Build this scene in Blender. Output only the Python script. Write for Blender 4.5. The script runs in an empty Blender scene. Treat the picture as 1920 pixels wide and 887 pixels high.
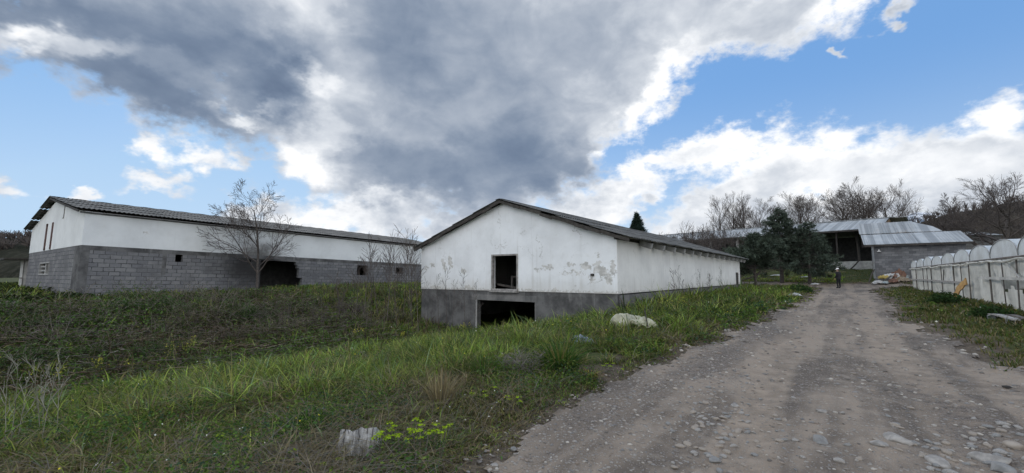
import bpy, bmesh, math, random
import numpy as np
from mathutils import Vector, Matrix, Euler
from math import sin, cos, pi, radians, atan2, sqrt

rng = np.random.default_rng(11)
random.seed(11)
scene = bpy.context.scene
COL = scene.collection

# ------------------------------------------------------------------ camera
FPX, HOR, CX, CY = 802.0, 518.0, 960.0, 443.5
PITCH = math.atan((HOR - CY) / FPX)
EYE = Vector((0, 0, 1.6))
cam = bpy.data.cameras.new('camera')
cam.sensor_width = 36.0
cam.lens = FPX / 1920 * 36.0
cam.clip_start = 0.05
cam.clip_end = 20000
camo = bpy.data.objects.new('camera', cam)
camo.location = EYE
camo.rotation_euler = (pi / 2 + PITCH, 0, 0)
COL.objects.link(camo)
scene.camera = camo

def ray(px, py):
    a = (px - CX) / FPX
    b = (CY - py) / FPX
    return Vector((a, cos(PITCH) - b * sin(PITCH), sin(PITCH) + b * cos(PITCH)))

def on_plane(px, py, p0, n):
    d = ray(px, py)
    t = (Vector(p0) - EYE).dot(Vector(n)) / d.dot(Vector(n))
    return EYE + d * t

def at_depth(px, py, D):
    d = ray(px, py)
    return EYE + d * (D / d.y)

DV = ray(1570, HOR); DV.z = 0; DV.normalize()          # direction the road and the barn run
EV = Vector((DV.y, -DV.x, 0))                          # across the road, to the right
def uv2xy(u, v):
    return u * EV.x + v * DV.x, u * EV.y + v * DV.y
def xy2uv(x, y):
    return x * EV.x + y * EV.y, x * DV.x + y * DV.y

# ------------------------------------------------------------------ numpy noise
def _hash(i, j, s):
    n = (i * 374761393 + j * 668265263 + s * 1442695041) & 0xFFFFFFFF
    n = ((n ^ (n >> 13)) * 1274126177) & 0xFFFFFFFF
    return ((n ^ (n >> 16)) & 0xFFFF) / 65535.0
def vnoise(x, y, s=0):
    x = np.asarray(x, float); y = np.asarray(y, float)
    i = np.floor(x).astype(np.int64); j = np.floor(y).astype(np.int64)
    fx = x - i; fy = y - j
    fx = fx * fx * (3 - 2 * fx); fy = fy * fy * (3 - 2 * fy)
    a = _hash(i, j, s); b = _hash(i + 1, j, s); c = _hash(i, j + 1, s); d = _hash(i + 1, j + 1, s)
    return a + (b - a) * fx + (c - a) * fy + (a - b - c + d) * fx * fy
def fbm(x, y, s=0, o=4):
    t = 0; a = .5; n = 0
    for k in range(o):
        t = t + a * vnoise(x * 2 ** k + 17.3 * k, y * 2 ** k - 9.1 * k, s + k); n += a; a *= .5
    return t / n
def sstep(a, b, x):
    t = np.clip((np.asarray(x, float) - a) / (b - a), 0, 1)
    return t * t * (3 - 2 * t)

# ------------------------------------------------------------------ terrain height
UU = np.array([-400, -60, -40, -30, -27, -24, -21.5, -19, -16.5, -14, -11, -8, -5.5, -3.5, -2, 0, 2, 4.8, 12, 40, 400.])
VV = np.array([-60, -5, 2, 8, 14, 20, 28, 36, 44, 50, 55, 60, 66, 75, 110, 400.])
near = [.6, .6, .55, .5, .42, .28, -.05, -.55, -1.0, -1.15, -.8, -.4, -.1, .08, .02, 0, .03, .1, .15, .3, .5]
mid8 = [.7, .7, .68, .62, .58, .48, .15, -.45, -1.0, -1.15, -.8, -.32, .0, .15, .12, .08, .1, .15, .2, .4, .6]
m14 = [1, 1, .95, .9, .8, .75, .45, -.3, -1.0, -1.05, -.75, -.22, .12, .28, .28, .25, .25, .28, .3, .5, .8]
m20 = [1, 1, 1, .95, .9, .85, .6, -.2, -.9, -.9, -.55, -.05, .2, .38, .4, .38, .38, .4, .42, .6, .9]
m28 = [1, 1, 1, 1, .95, .9, .75, .1, -.6, -.6, -.3, .1, .3, .45, .48, .46, .46, .48, .5, .7, 1]
m36 = [1.1, 1.1, 1.1, 1.1, 1.0, .95, .85, .5, .1, 0, .1, .3, .42, .5, .52, .5, .5, .52, .55, .8, 1.2]
m44 = [1.2, 1.2, 1.2, 1.2, 1.1, 1.0, .95, .8, .6, .5, .5, .5, .55, .58, .56, .54, .54, .56, .6, .9, 1.4]
m50 = [1.4, 1.4, 1.4, 1.3, 1.2, 1.1, 1.0, .95, .85, .75, .7, .68, .66, .64, .62, .58, .62, .7, .75, 1.1, 1.6]
m55 = [1.6, 1.6, 1.6, 1.5, 1.4, 1.3, 1.2, 1.15, 1.1, 1.05, 1, .98, .95, .92, .9, .9, 1.0, 1.1, 1.1, 1.4, 2]
m60 = [1.9, 1.9, 1.9, 1.8, 1.7, 1.6, 1.6, 1.5, 1.5, 1.5, 1.45, 1.4, 1.4, 1.4, 1.4, 1.45, 1.5, 1.5, 1.5, 1.7, 2.4]
m66 = [2.3] * 8 + [2.4] * 12 + [3.]
m75 = [2.6] * 20 + [3.4]
TAB = np.array([near, near, near, mid8, m14, m20, m28, m36, m44, m50, m55, m60, m66, m75, [3.2] * 21, [6.] * 21]).T

def _slopes(X, Y):                                     # monotone-ish slopes along axis 0
    dx = np.diff(X)[:, None]; d = np.diff(Y, axis=0) / dx
    m = np.zeros_like(Y)
    prod = d[1:] * d[:-1]
    m[1:-1] = np.where(prod > 0, 2 * prod / np.where(np.abs(d[1:] + d[:-1]) < 1e-9, 1, d[1:] + d[:-1]), 0)
    return m
def _herm(X, x):
    k = np.clip(np.searchsorted(X, x) - 1, 0, len(X) - 2)
    hh = X[k + 1] - X[k]; t = np.clip((x - X[k]) / hh, 0, 1)
    return k, hh, 2 * t ** 3 - 3 * t ** 2 + 1, t ** 3 - 2 * t ** 2 + t, -2 * t ** 3 + 3 * t ** 2, t ** 3 - t ** 2
_MU = _slopes(UU, TAB)
_MV = _slopes(VV, TAB.T).T
_MUV = _slopes(VV, _MU.T).T
def height_uv(u, v):
    u = np.atleast_1d(np.asarray(u, float)); v = np.atleast_1d(np.asarray(v, float))
    kv, hv, a0, a1, a2, a3 = _herm(VV, v)
    ku, hu, b0, b1, b2, b3 = _herm(UU, u)
    def along_v(i, T, M):
        return T[i, kv] * a0 + M[i, kv] * hv * a1 + T[i, kv + 1] * a2 + M[i, kv + 1] * hv * a3
    h = along_v(ku, TAB, _MV) * b0 + along_v(ku, _MU, _MUV) * hu * b1 + along_v(ku + 1, TAB, _MV) * b2 + along_v(ku + 1, _MU, _MUV) * hu * b3
    off = 1 - road_in(u, v)
    D = np.hypot(u, v)
    h = h + off * (fbm(u * .9, v * .9, 3) - .5) * .16 * np.clip(D / 6, .5, 2.0)
    h = h + (fbm(u * .35, v * .35, 5) - .5) * .12
    return h
def ledge(v):
    return np.interp(v, [-10, 1, 3, 6, 10, 14, 20, 26, 32, 44, 48, 51, 53], [-2.2, -2.3, -2.5, -2.65, -2.3, -1.95, -1.6, -1.35, -1.3, -1.4, -1.7, -2.6, -4])
def redge(v):
    return np.interp(v, [-10, 1, 4, 7, 10, 14, 18, 24, 30, 38, 44, 47, 49, 52], [4.5, 3.4, 2.7, 2.3, 2.1, 1.8, 1.6, 1.75, 1.95, 2.1, 2.2, 2.8, 4.2, 4.6])
def road_sd(u, v):                                     # > 0 inside the dirt, in metres from its edge
    n = (fbm(u * 1.3, v * 1.3, 21) - .5) * 1.3 + (fbm(u * 4.2, v * 4.2, 22, 3) - .5) * .75
    a = np.minimum(np.minimum(u - ledge(v), redge(v) - u), 53.5 - v)
    cross = np.minimum(np.minimum(v - 50.2 + .12 * (u + 2), 54.6 - .05 * (u + 2) - v), np.minimum(u + 22, 2.2 - u))
    side = np.minimum(np.minimum(v - 50.5, 52.6 - v), np.minimum(u, 14 - u))
    return np.maximum(np.maximum(a, cross), side) + n * np.clip(.35 + np.hypot(u, v) / 40, .35, 1)
def road_in(u, v):
    return sstep(0.0, .45, road_sd(u, v))
def height(x, y):
    u, v = xy2uv(np.asarray(x, float), np.asarray(y, float))
    r = height_uv(u, v)
    return r if np.ndim(x) else float(r[0])
def on_ground(px, py):
    d = ray(px, py); lo, hi = 1.0, 120.0
    for n in (700, 60, 60):
        t = lo * (hi / lo) ** np.linspace(0, 1, n)
        below = np.nonzero(EYE.z + d.z * t < height(d.x * t, d.y * t))[0]
        k = below[0] if len(below) else n - 1
        lo, hi = t[max(k - 1, 0)], t[k]
    p = EYE + d * float(hi)
    return Vector((p.x, p.y, height(p.x, p.y)))
def ground_at(px, D):
    p = at_depth(px, HOR, D)
    return Vector((p.x, p.y, height(p.x, p.y)))

# ------------------------------------------------------------------ object helpers
def tag(o, label=None, cat=None, group=None, kind=None):
    if label: o['label'] = label
    if cat: o['category'] = cat
    if group: o['group'] = group
    if kind: o['kind'] = kind
    return o
def thing(name, label, cat, loc=(0, 0, 0), rotz=0, group=None):
    o = bpy.data.objects.new(name, None)
    o.empty_display_size = .2
    o.location = loc; o.rotation_euler = (0, 0, rotz)
    COL.objects.link(o)
    return tag(o, label, cat, group)
def copy_tree(o, parent=None):
    c = o.copy(); COL.objects.link(c)
    if parent is not None: c.parent = parent
    for ch in list(o.children): copy_tree(ch, c)
    return c
def link(name, me, mat, parent=None):
    o = bpy.data.objects.new(name, me)
    if mat is not None and len(me.materials) == 0: me.materials.append(mat)
    COL.objects.link(o)
    if parent is not None: o.parent = parent
    return o

class MB:
    """collects faces of one mesh"""
    def __init__(s): s.v = []; s.f = []; s.m = []
    def poly(s, pts, mi=0):
        k = len(s.v); s.v += [tuple(p) for p in pts]; s.f.append(tuple(range(k, k + len(pts)))); s.m.append(mi)
    def box(s, lo, hi, M=None, mi=0):
        x0, y0, z0 = lo; x1, y1, z1 = hi
        P = [Vector(p) for p in ((x0, y0, z0), (x1, y0, z0), (x1, y1, z0), (x0, y1, z0), (x0, y0, z1), (x1, y0, z1), (x1, y1, z1), (x0, y1, z1))]
        if M is not None: P = [M @ p for p in P]
        k = len(s.v); s.v += [tuple(p) for p in P]
        for q in ((0, 3, 2, 1), (4, 5, 6, 7), (0, 1, 5, 4), (1, 2, 6, 5), (2, 3, 7, 6), (3, 0, 4, 7)):
            s.f.append(tuple(k + i for i in q)); s.m.append(mi)
        return s
    def beam(s, a, b, w, h, up=(0, 0, 1), mi=0):       # square bar from a to b
        a = Vector(a); b = Vector(b); d = b - a; L = d.length; d.normalize()
        up = Vector(up)
        if abs(d.dot(up)) > .98: up = Vector((1, 0, 0))
        x = d.cross(up).normalized(); z = x.cross(d).normalized()
        M = Matrix((x, d, z)).transposed().to_4x4(); M.translation = a
        return s.box((-w / 2, 0, -h / 2), (w / 2, L, h / 2), M, mi)
    def tube(s, pts, rad, n=8, cap=True, mi=0):
        pts = [Vector(p) for p in pts]; rings = []
        for i, p in enumerate(pts):
            d = (pts[min(i + 1, len(pts) - 1)] - pts[max(i - 1, 0)]).normalized()
            up = Vector((0, 0, 1)) if abs(d.z) < .9 else Vector((1, 0, 0))
            x = d.cross(up).normalized(); y = x.cross(d)
            r = rad[i] if hasattr(rad, '__len__') else rad
            k = len(s.v)
            for j in range(n):
                a = 2 * pi * j / n; s.v.append(tuple(p + x * cos(a) * r + y * sin(a) * r))
            rings.append(k)
        for a, b in zip(rings, rings[1:]):
            for j in range(n):
                s.f.append((a + j, a + (j + 1) % n, b + (j + 1) % n, b + j)); s.m.append(mi)
        if cap:
            s.f.append(tuple(rings[0] + j for j in reversed(range(n)))); s.m.append(mi)
            s.f.append(tuple(rings[-1] + j for j in range(n))); s.m.append(mi)
        return s
    def wall(s, o, dx, n, u0, u1, z0, z1, th, holes=(), mi=0):
        """wall sheet with thickness th behind its face; holes are (u0,u1,z0,z1) rectangles, may overlap"""
        o = Vector(o); dx = Vector(dx); n = Vector(n)
        us = sorted({u0, u1} | {min(max(t, u0), u1) for h in holes for t in h[:2]})
        zs = sorted({z0, z1} | {min(max(t, z0), z1) for h in holes for t in h[2:]})
        P = lambda u, z, k: o + dx * u + Vector((0, 0, z)) - n * (th if k else 0)
        def solid(i, j):
            if i < 0 or j < 0 or i >= len(us) - 1 or j >= len(zs) - 1: return False
            cu = (us[i] + us[i + 1]) / 2; cz = (zs[j] + zs[j + 1]) / 2
            return not any(h[0] < cu < h[1] and h[2] < cz < h[3] for h in holes)
        for i in range(len(us) - 1):
            for j in range(len(zs) - 1):
                if not solid(i, j): continue
                a, b, c, d = us[i], us[i + 1], zs[j], zs[j + 1]
                s.poly((P(a, c, 0), P(b, c, 0), P(b, d, 0), P(a, d, 0)), mi)
                s.poly((P(a, c, 1), P(a, d, 1), P(b, d, 1), P(b, c, 1)), mi)
                if not solid(i - 1, j): s.poly((P(a, c, 0), P(a, d, 0), P(a, d, 1), P(a, c, 1)), mi)
                if not solid(i + 1, j): s.poly((P(b, c, 0), P(b, c, 1), P(b, d, 1), P(b, d, 0)), mi)
                if not solid(i, j - 1): s.poly((P(a, c, 0), P(a, c, 1), P(b, c, 1), P(b, c, 0)), mi)
                if not solid(i, j + 1): s.poly((P(a, d, 0), P(b, d, 0), P(b, d, 1), P(a, d, 1)), mi)
        return s
    def corr(s, o, along, down, W, L, pitch, amp, nd=1, sag=0.0, mi=0, up=None, thick=0.0):
        """corrugated sheet: waves run along 'down'"""
        o = Vector(o); along = Vector(along).normalized(); down = Vector(down).normalized()
        up = along.cross(down).normalized() if up is None else Vector(up)
        if up.z < 0: up = -up
        nx = max(4, int(W / pitch * 6)); k = len(s.v)
        for j in range(nd + 1):
            t = j / nd
            for i in range(nx + 1):
                x = W * i / nx
                s.v.append(tuple(o + along * x + down * (L * t) + up * (amp * sin(2 * pi * x / pitch) - sag * sin(pi * t))))
        for j in range(nd):
            for i in range(nx):
                a = k + j * (nx + 1) + i
                s.f.append((a, a + 1, a + nx + 2, a + nx + 1)); s.m.append(mi)
        return s
    def build(s, name, mat, parent=None, smooth=False, merge=False):
        me = bpy.data.meshes.new(name)
        me.from_pydata(s.v, [], s.f)
        mats = mat if isinstance(mat, (list, tuple)) else [mat]
        for m in mats: me.materials.append(m)
        if len(mats) > 1: me.polygons.foreach_set('material_index', s.m)
        if merge or not smooth:
            b = bmesh.new(); b.from_mesh(me)
            if merge: bmesh.ops.remove_doubles(b, verts=b.verts, dist=1e-4)
            b.to_mesh(me); b.free()
        uvl = me.uv_layers.new(name='UVMap')
        co = me.vertices
        for p in me.polygons:
            nx, ny, nz = (abs(c) for c in p.normal)
            for li in p.loop_indices:
                c = co[me.loops[li].vertex_index].co
                uvl.data[li].uv = (c.y, c.z) if nx > max(ny, nz) else ((c.x, c.z) if ny >= nz else (c.x, c.y))
        if smooth: me.polygons.foreach_set('use_smooth', [True] * len(me.polygons))
        me.update()
        o = bpy.data.objects.new(name, me); COL.objects.link(o)
        if parent is not None: o.parent = parent
        return o

def np_mesh(name, V, F, mat, color=None, parent=None, smooth=False):
    """big mesh straight from arrays; F is (n,3) or (n,4)"""
    me = bpy.data.meshes.new(name)
    V = np.ascontiguousarray(V, np.float32); F = np.ascontiguousarray(F, np.int32)
    me.vertices.add(len(V)); me.vertices.foreach_set('co', V.ravel())
    k = F.shape[1]
    me.loops.add(F.size); me.loops.foreach_set('vertex_index', F.ravel())
    me.polygons.add(len(F)); me.polygons.foreach_set('loop_start', np.arange(0, F.size, k, dtype=np.int32))
    if smooth: me.polygons.foreach_set('use_smooth', np.ones(len(F), bool))
    if color is not None:
        at = me.color_attributes.new('tint', 'FLOAT_COLOR', 'POINT')
        c = np.ones((len(V), 4), np.float32); c[:, :3] = color
        at.data.foreach_set('color', c.ravel())
    me.update(calc_edges=True)
    me.materials.append(mat)
    return link(name, me, None, parent)

# ------------------------------------------------------------------ node helper
class NT:
    def __init__(s, tree): s.t = tree; s.n = tree.nodes; s.l = tree.links
    def put(s, sock, val):
        if isinstance(val, bpy.types.NodeSocket): s.l.new(val, sock)
        elif isinstance(val, bpy.types.Node): s.l.new(val.outputs[0], sock)
        elif hasattr(val, '__len__') and sock.type == 'RGBA' and len(val) == 3: sock.default_value = (*val, 1)
        else: sock.default_value = val
    def add(s, typ, ins=None, out=0, **at):
        nd = s.n.new(typ)
        for k, v in at.items(): setattr(nd, k, v)
        for k, v in (ins or {}).items(): s.put(nd.inputs[k], v)
        return nd.outputs[out]
    def math(s, op, a, b=0.0, c=None, clamp=False):
        ins = {0: a, 1: b}
        if c is not None: ins[2] = c
        return s.add('ShaderNodeMath', ins, operation=op, use_clamp=clamp)
    def vmath(s, op, a, b=(0, 0, 0), out=0):
        return s.add('ShaderNodeVectorMath', {0: a, 1: b}, out, operation=op)
    def noise(s, vec, scale, detail=4, rough=.55, out=0, dist=0.0, lac=2.0):
        return s.add('ShaderNodeTexNoise', {'Vector': vec, 'Scale': scale, 'Detail': detail, 'Roughness': rough, 'Distortion': dist, 'Lacunarity': lac}, out)
    def ss(s, x, a, b, lo=0.0, hi=1.0, kind='SMOOTHSTEP'):
        return s.add('ShaderNodeMapRange', {'Value': x, 'From Min': a, 'From Max': b, 'To Min': lo, 'To Max': hi}, interpolation_type=kind)
    def mix(s, f, a, b, blend='MIX'):
        nd = s.n.new('ShaderNodeMix'); nd.data_type = 'RGBA'; nd.blend_type = blend
        s.put(nd.inputs[0], f); s.put(nd.inputs[6], a); s.put(nd.inputs[7], b)
        return nd.outputs[2]
    def ramp(s, f, stops, interp='LINEAR'):
        nd = s.n.new('ShaderNodeValToRGB'); s.put(nd.inputs[0], f)
        r = nd.color_ramp; r.interpolation = interp
        while len(r.elements) < len(stops): r.elements.new(.5)
        for e, (p, c) in zip(r.elements, stops):
            e.position = p; e.color = (*c, 1) if len(c) == 3 else c
        return nd.outputs[0]
    def mapping(s, vec, loc=(0, 0, 0), rot=(0, 0, 0), scale=(1, 1, 1), kind='POINT'):
        return s.add('ShaderNodeMapping', {'Vector': vec, 'Location': loc, 'Rotation': rot, 'Scale': scale}, vector_type=kind)
    def ell(s, vec, cx, cy, rx, ry, rot=0.0, rz=1.0):          # 1 - normalised distance from an ellipse's centre
        m = s.mapping(vec, (cx, cy, 0), (0, 0, rot), (rx, ry, rz), 'TEXTURE')
        return s.math('SUBTRACT', 1.0, s.vmath('LENGTH', m, out=1))

def new_mat(name):
    m = bpy.data.materials.new(name); m.use_nodes = True
    t = NT(m.node_tree); t.n.clear()
    t.outn = t.n.new('ShaderNodeOutputMaterial')
    return m, t
def finish(t, color, rough=.9, metal=0.0, bump=None, bstr=.3, bdist=.02, spec=.3):
    ins = {'Base Color': color, 'Roughness': rough, 'Metallic': metal, 'Specular IOR Level': spec}
    p = t.n.new('ShaderNodeBsdfPrincipled')
    for k, v in ins.items(): t.put(p.inputs[k], v)
    if bump is not None:
        b = t.add('ShaderNodeBump', {'Height': bump, 'Strength': bstr, 'Distance': bdist})
        t.l.new(b, p.inputs['Normal'])
    t.l.new(p.outputs[0], t.outn.inputs[0])
    return p
def obj_co(t): return t.add('ShaderNodeTexCoord', out=3)
def uv_co(t): return t.add('ShaderNodeTexCoord', out=2)
def simple_mat(name, c1, c2, scale=6, rough=.85, metal=0.0, bstr=.25, detail=5, bdist=.01, spec=.3):
    m, t = new_mat(name); o = obj_co(t)
    n = t.noise(o, scale, detail, .6)
    finish(t, t.mix(t.ss(n, .3, .7), c1, c2), rough, metal, n, bstr, bdist, spec)
    return m
# ------------------------------------------------------------------ sky
SUN_AZ, SUN_EL = radians(-26), radians(30)            # sun stands behind the big cloud, ahead and to the left
def azel(px, py):
    d = ray(px, py).normalized()
    return math.degrees(atan2(d.x, d.y)), math.degrees(math.asin(d.z))
world = bpy.data.worlds.new('World'); scene.world = world
world.cycles.sampling_method = 'MANUAL'; world.cycles.sample_map_resolution = 256
world.use_nodes = True
W = NT(world.node_tree); W.n.clear()
wout = W.n.new('ShaderNodeOutputWorld'); bg = W.n.new('ShaderNodeBackground')
W.l.new(bg.outputs[0], wout.inputs[0])
sky = W.n.new('ShaderNodeTexSky'); sky.sky_type = 'NISHITA'; sky.sun_disc = False
sky.sun_elevation = SUN_EL; sky.sun_rotation = SUN_AZ
sky.altitude = 300; sky.air_density = 1.0; sky.dust_density = .6; sky.ozone_density = 1.6
SKY_STR = .1
dirv = W.add('ShaderNodeTexCoord', out=0)
sep = W.n.new('ShaderNodeSeparateXYZ'); W.l.new(dirv, sep.inputs[0])
DX, DY, DZ = sep.outputs
az = W.math('MULTIPLY', W.math('ARCTAN2', DX, DY), 180 / pi)
el = W.math('MULTIPLY', W.math('ARCSINE', DZ), 180 / pi)
com = W.add('ShaderNodeCombineXYZ', {0: az, 1: el, 2: 0.0})
# billowy domain warp and detail, in degrees; clouds low over the horizon are finer
flat = W.mapping(dirv, scale=(1, 1, 1.5))
w1 = W.noise(flat, 5.0, 3, .5, out=1)
w2 = W.noise(flat, 16.0, 4, .6, out=1)
def centred(v, amt): return W.vmath('MULTIPLY', W.vmath('SUBTRACT', v, (.5, .5, .5)), (amt, amt, 0))
wc = W.vmath('ADD', W.vmath('ADD', com, centred(w1, 8.0)), centred(w2, 4.0))
wsoft = W.vmath('ADD', W.vmath('ADD', com, centred(w1, 10.0)), centred(w2, 6.0))
fine = W.noise(flat, 22.0, 6, .62)
finem = W.math('MULTIPLY', W.math('SUBTRACT', fine, .5), 6.5)
def split2(v):
    n = W.n.new('ShaderNodeSeparateXYZ'); W.l.new(v, n.inputs[0]); return n.outputs[0], n.outputs[1]
def blob(vec, acc, px, py, rx, ry, rot=0.0):
    # acc rides along in z (scaled away to nothing) so the blobs are evaluated one after another
    vec = W.add('ShaderNodeCombineXYZ', {0: vec[0], 1: vec[1], 2: 0.0 if acc is None else acc})
    a, e = azel(px, py)
    a2, e2 = azel(px + 1, py); a3, e3 = azel(px, py + 1)
    kx = sqrt((a2 - a) ** 2 + (e2 - e) ** 2); ky = sqrt((a3 - a) ** 2 + (e3 - e) ** 2)
    tilt = math.atan2(e2 - e, a2 - a)
    RX, RY = rx * kx, ry * ky
    return W.ell(vec, a, e, RX, RY, -radians(rot) + tilt, 1e9), min(RX, RY)
clouds = [  # x, y, rx, ry, tilt: where cloud stands
    (90, 30, 260, 70, 14), (250, 120, 260, 85, 26), (340, 205, 190, 60, 22), (420, 60, 330, 130, 10), (620, 120, 260, 170, 0),
    (860, 150, 330, 250, 0), (1040, 110, 260, 190, -10), (1240, 40, 260, 95, -12), (1430, 20, 180, 80, -14), (1590, 0, 70, 45, -20),
    (690, 290, 170, 110, 25), (930, 300, 200, 110, 0), (1040, 290, 95, 85, -30), (1200, 180, 85, 60, -20), (880, 380, 260, 40, 0), (480, 215, 95, 32, -4),
    (575, 290, 75, 60, 35), (600, 330, 60, 42, 30),
    (650, 398, 150, 34, 0), (480, 392, 80, 22, 0), (740, 380, 120, 60, 10),
    (298, 288, 34, 28, 0), (385, 308, 66, 22, 6), (448, 298, 26, 13, -10), (295, 345, 52, 15, 4), (30, 350, 60, 17, 4), (155, 357, 34, 10, 0),
    (690, 410, 160, 36, 0), (540, 415, 130, 26, 0), (870, 430, 200, 30, 0), (1120, 375, 100, 46, -20), (1190, 340, 90, 30, -20), (1330, 290, 170, 36, -16), (1480, 300, 160, 62, -8), (1620, 320, 230, 85, 0), (1850, 320, 240, 112, -8),
    (1880, 215, 60, 46, -25), (1400, 370, 190, 62, -18), (1500, 430, 420, 80, 0), (1750, 470, 420, 90, 0), (1290, 420, 120, 30, -12), (1215, 368, 40, 12, -20),
    (1549, 98, 15, 8, -10), (1668, 22, 40, 12, -30), (2150, 260, 220, 150, 0), (-150, 60, 200, 60, 10), (-200, 380, 150, 30, 0),
    (600, -160, 600, 140, 0), (1150, -140, 420, 130, 0)]
den = None
wc = split2(wc)
for c in clouds:
    e, r = blob(wc, den, *c)
    d = W.math('MULTIPLY', e, max(r, 2.6))
    den = d if den is None else W.math('SMOOTH_MAX', den, d, 1.2)
# the half of the sky behind the camera: broken sunlit cloud
rear = W.ss(DY, .35, -.25)
rden = W.math('MULTIPLY', W.math('SUBTRACT', W.noise(flat, 2.2, 5, .55), .42), 40.0)
rden = W.math('ADD', W.math('MULTIPLY', rden, rear), W.math('MULTIPLY', W.math('SUBTRACT', 1.0, rear), -30.0))
den = W.math('MAXIMUM', den, rden)
dd = W.math('ADD', den, finem)
cover = W.ss(dd, -.8, 1.7)
# light and dark of the cloud bodies: (x, y, rx, ry, tilt, amount)
shade = W.math('MULTIPLY', cover, 0.0)
wsoft = split2(wsoft)
tones = [
    (330, 60, 380, 130, 14, -.38), (440, 130, 230, 70, 24, -.26), (540, 182, 60, 34, 30, -.36), (310, 205, 130, 60, 24, -.30), (120, 115, 170, 40, 26, -.24), (40, 20, 200, 40, 0, -.25),
    (740, 100, 130, 150, 15, -.26), (810, 60, 160, 120, 0, -.18), (900, 200, 200, 130, 20, -.16), (1050, 310, 150, 80, 10, -.30), (880, 350, 260, 100, 0, -.30), (760, 320, 170, 60, 10, -.24), (1010, 110, 160, 140, 0, -.16), (1120, 60, 120, 90, 0, -.08),
    (150, 80, 190, 34, 16, .34), (60, 50, 110, 34, 10, .28), (580, 50, 110, 80, 30, .22), (850, 105, 50, 50, 0, .14), (1090, 200, 80, 90, 0, .08), (620, 190, 90, 60, 20, .12),
    (450, 215, 70, 18, -6, .40), (590, 172, 50, 26, 20, .26), (590, 290, 70, 50, 35, .30), (645, 255, 50, 40, 0, .24), (560, 300, 60, 40, 40, .24), (300, 200, 150, 50, 24, -.22), (480, 250, 200, 60, 10, -.12), (620, 400, 240, 36, 0, .34), (700, 240, 90, 60, 20, -.06),
    (1240, 175, 36, 90, 14, .40), (1155, 275, 70, 18, -35, .40), (1330, 60, 200, 50, -12, .10), (1590, 10, 80, 40, -20, .32), (1100, 370, 120, 46, -16, .36),
    (1350, 290, 260, 60, -14, .28), (1640, 300, 330, 90, 0, .16), (1880, 190, 90, 50, -30, .30), (1450, 400, 300, 70, -10, .17), (1850, 340, 190, 70, 0, .10), (350, 300, 140, 40, 8, .30), (200, 350, 260, 24, 0, .26)]
for tn in tones:
    e, r = blob(wsoft, shade, *tn[:5])
    g = W.math('MULTIPLY', W.ss(e, -.35, .75), tn[5])
    shade = g if shade is None else W.math('ADD', shade, g)
tex1 = W.math('MULTIPLY', W.math('SUBTRACT', W.noise(flat, 8.0, 6, .54, dist=.6), .5), .62)
tex2 = W.math('MULTIPLY', W.math('SUBTRACT', W.noise(W.vmath('ADD', flat, (.03, 0, .05)), 22.0, 5, .55), .5), .26)
val = W.math('ADD', W.math('ADD', W.math('ADD', shade, .61), tex1), tex2)
val = W.math('ADD', val, W.math('MULTIPLY', rear, .30))
thin = W.ss(dd, 3.2, .2)                               # thin rims let the sun through
val = W.math('ADD', val, W.math('MULTIPLY', thin, W.ss(az, -30, -8, 0.0, .18)))
val = W.math('ADD', W.math('MULTIPLY', val, .8), .2)
ccol = W.ramp(val, [(0.0, (.125, .172, .26)), (.2, (.175, .230, .325)), (.4, (.262, .318, .410)), (.6, (.40, .45, .53)), (.776, (.62, .66, .72)), (.92, (.86, .88, .91)), (1.0, (1.0, 1.0, 1.0))])
ccol = W.vmath('SCALE', ccol); ccol.node.inputs['Scale'].default_value = 1 / SKY_STR
rb = W.vmath('SCALE', ccol); W.put(rb.node.inputs['Scale'], W.ss(rear, 0, 1, 1.0, 1.75))
nis = W.vmath('MINIMUM', sky.outputs[0], (6.5, 8.2, 9.6))
side = W.ss(az, 40, -45)
hi = W.mix(side, (1.75, 3.85, 7.6), (2.0, 4.35, 7.9))
lo = W.mix(side, (5.1, 6.8, 8.9), (4.6, 6.3, 8.3))
clear = W.mix(W.ss(el, 24, 0), hi, lo)
blue = W.mix(.2, clear, nis)
final = W.mix(cover, blue, rb)
W.l.new(final, bg.inputs[0]); bg.inputs[1].default_value = SKY_STR

sun = bpy.data.lights.new('sun', 'SUN'); sun.energy = 1.25; sun.angle = radians(12); sun.color = (1, .95, .88)
suno = bpy.data.objects.new('sun', sun); COL.objects.link(suno)
sd = Vector((sin(SUN_AZ) * cos(SUN_EL), cos(SUN_AZ) * cos(SUN_EL), sin(SUN_EL)))
suno.rotation_euler = sd.to_track_quat('Z', 'Y').to_euler()
suno.location = sd * 100
vs = scene.view_settings
vs.view_transform = 'Standard'; vs.look = 'None'; vs.gamma = 1; vs.use_curve_mapping = False; vs.exposure = 0.12
scene.display_settings.display_device = 'sRGB'
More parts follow.
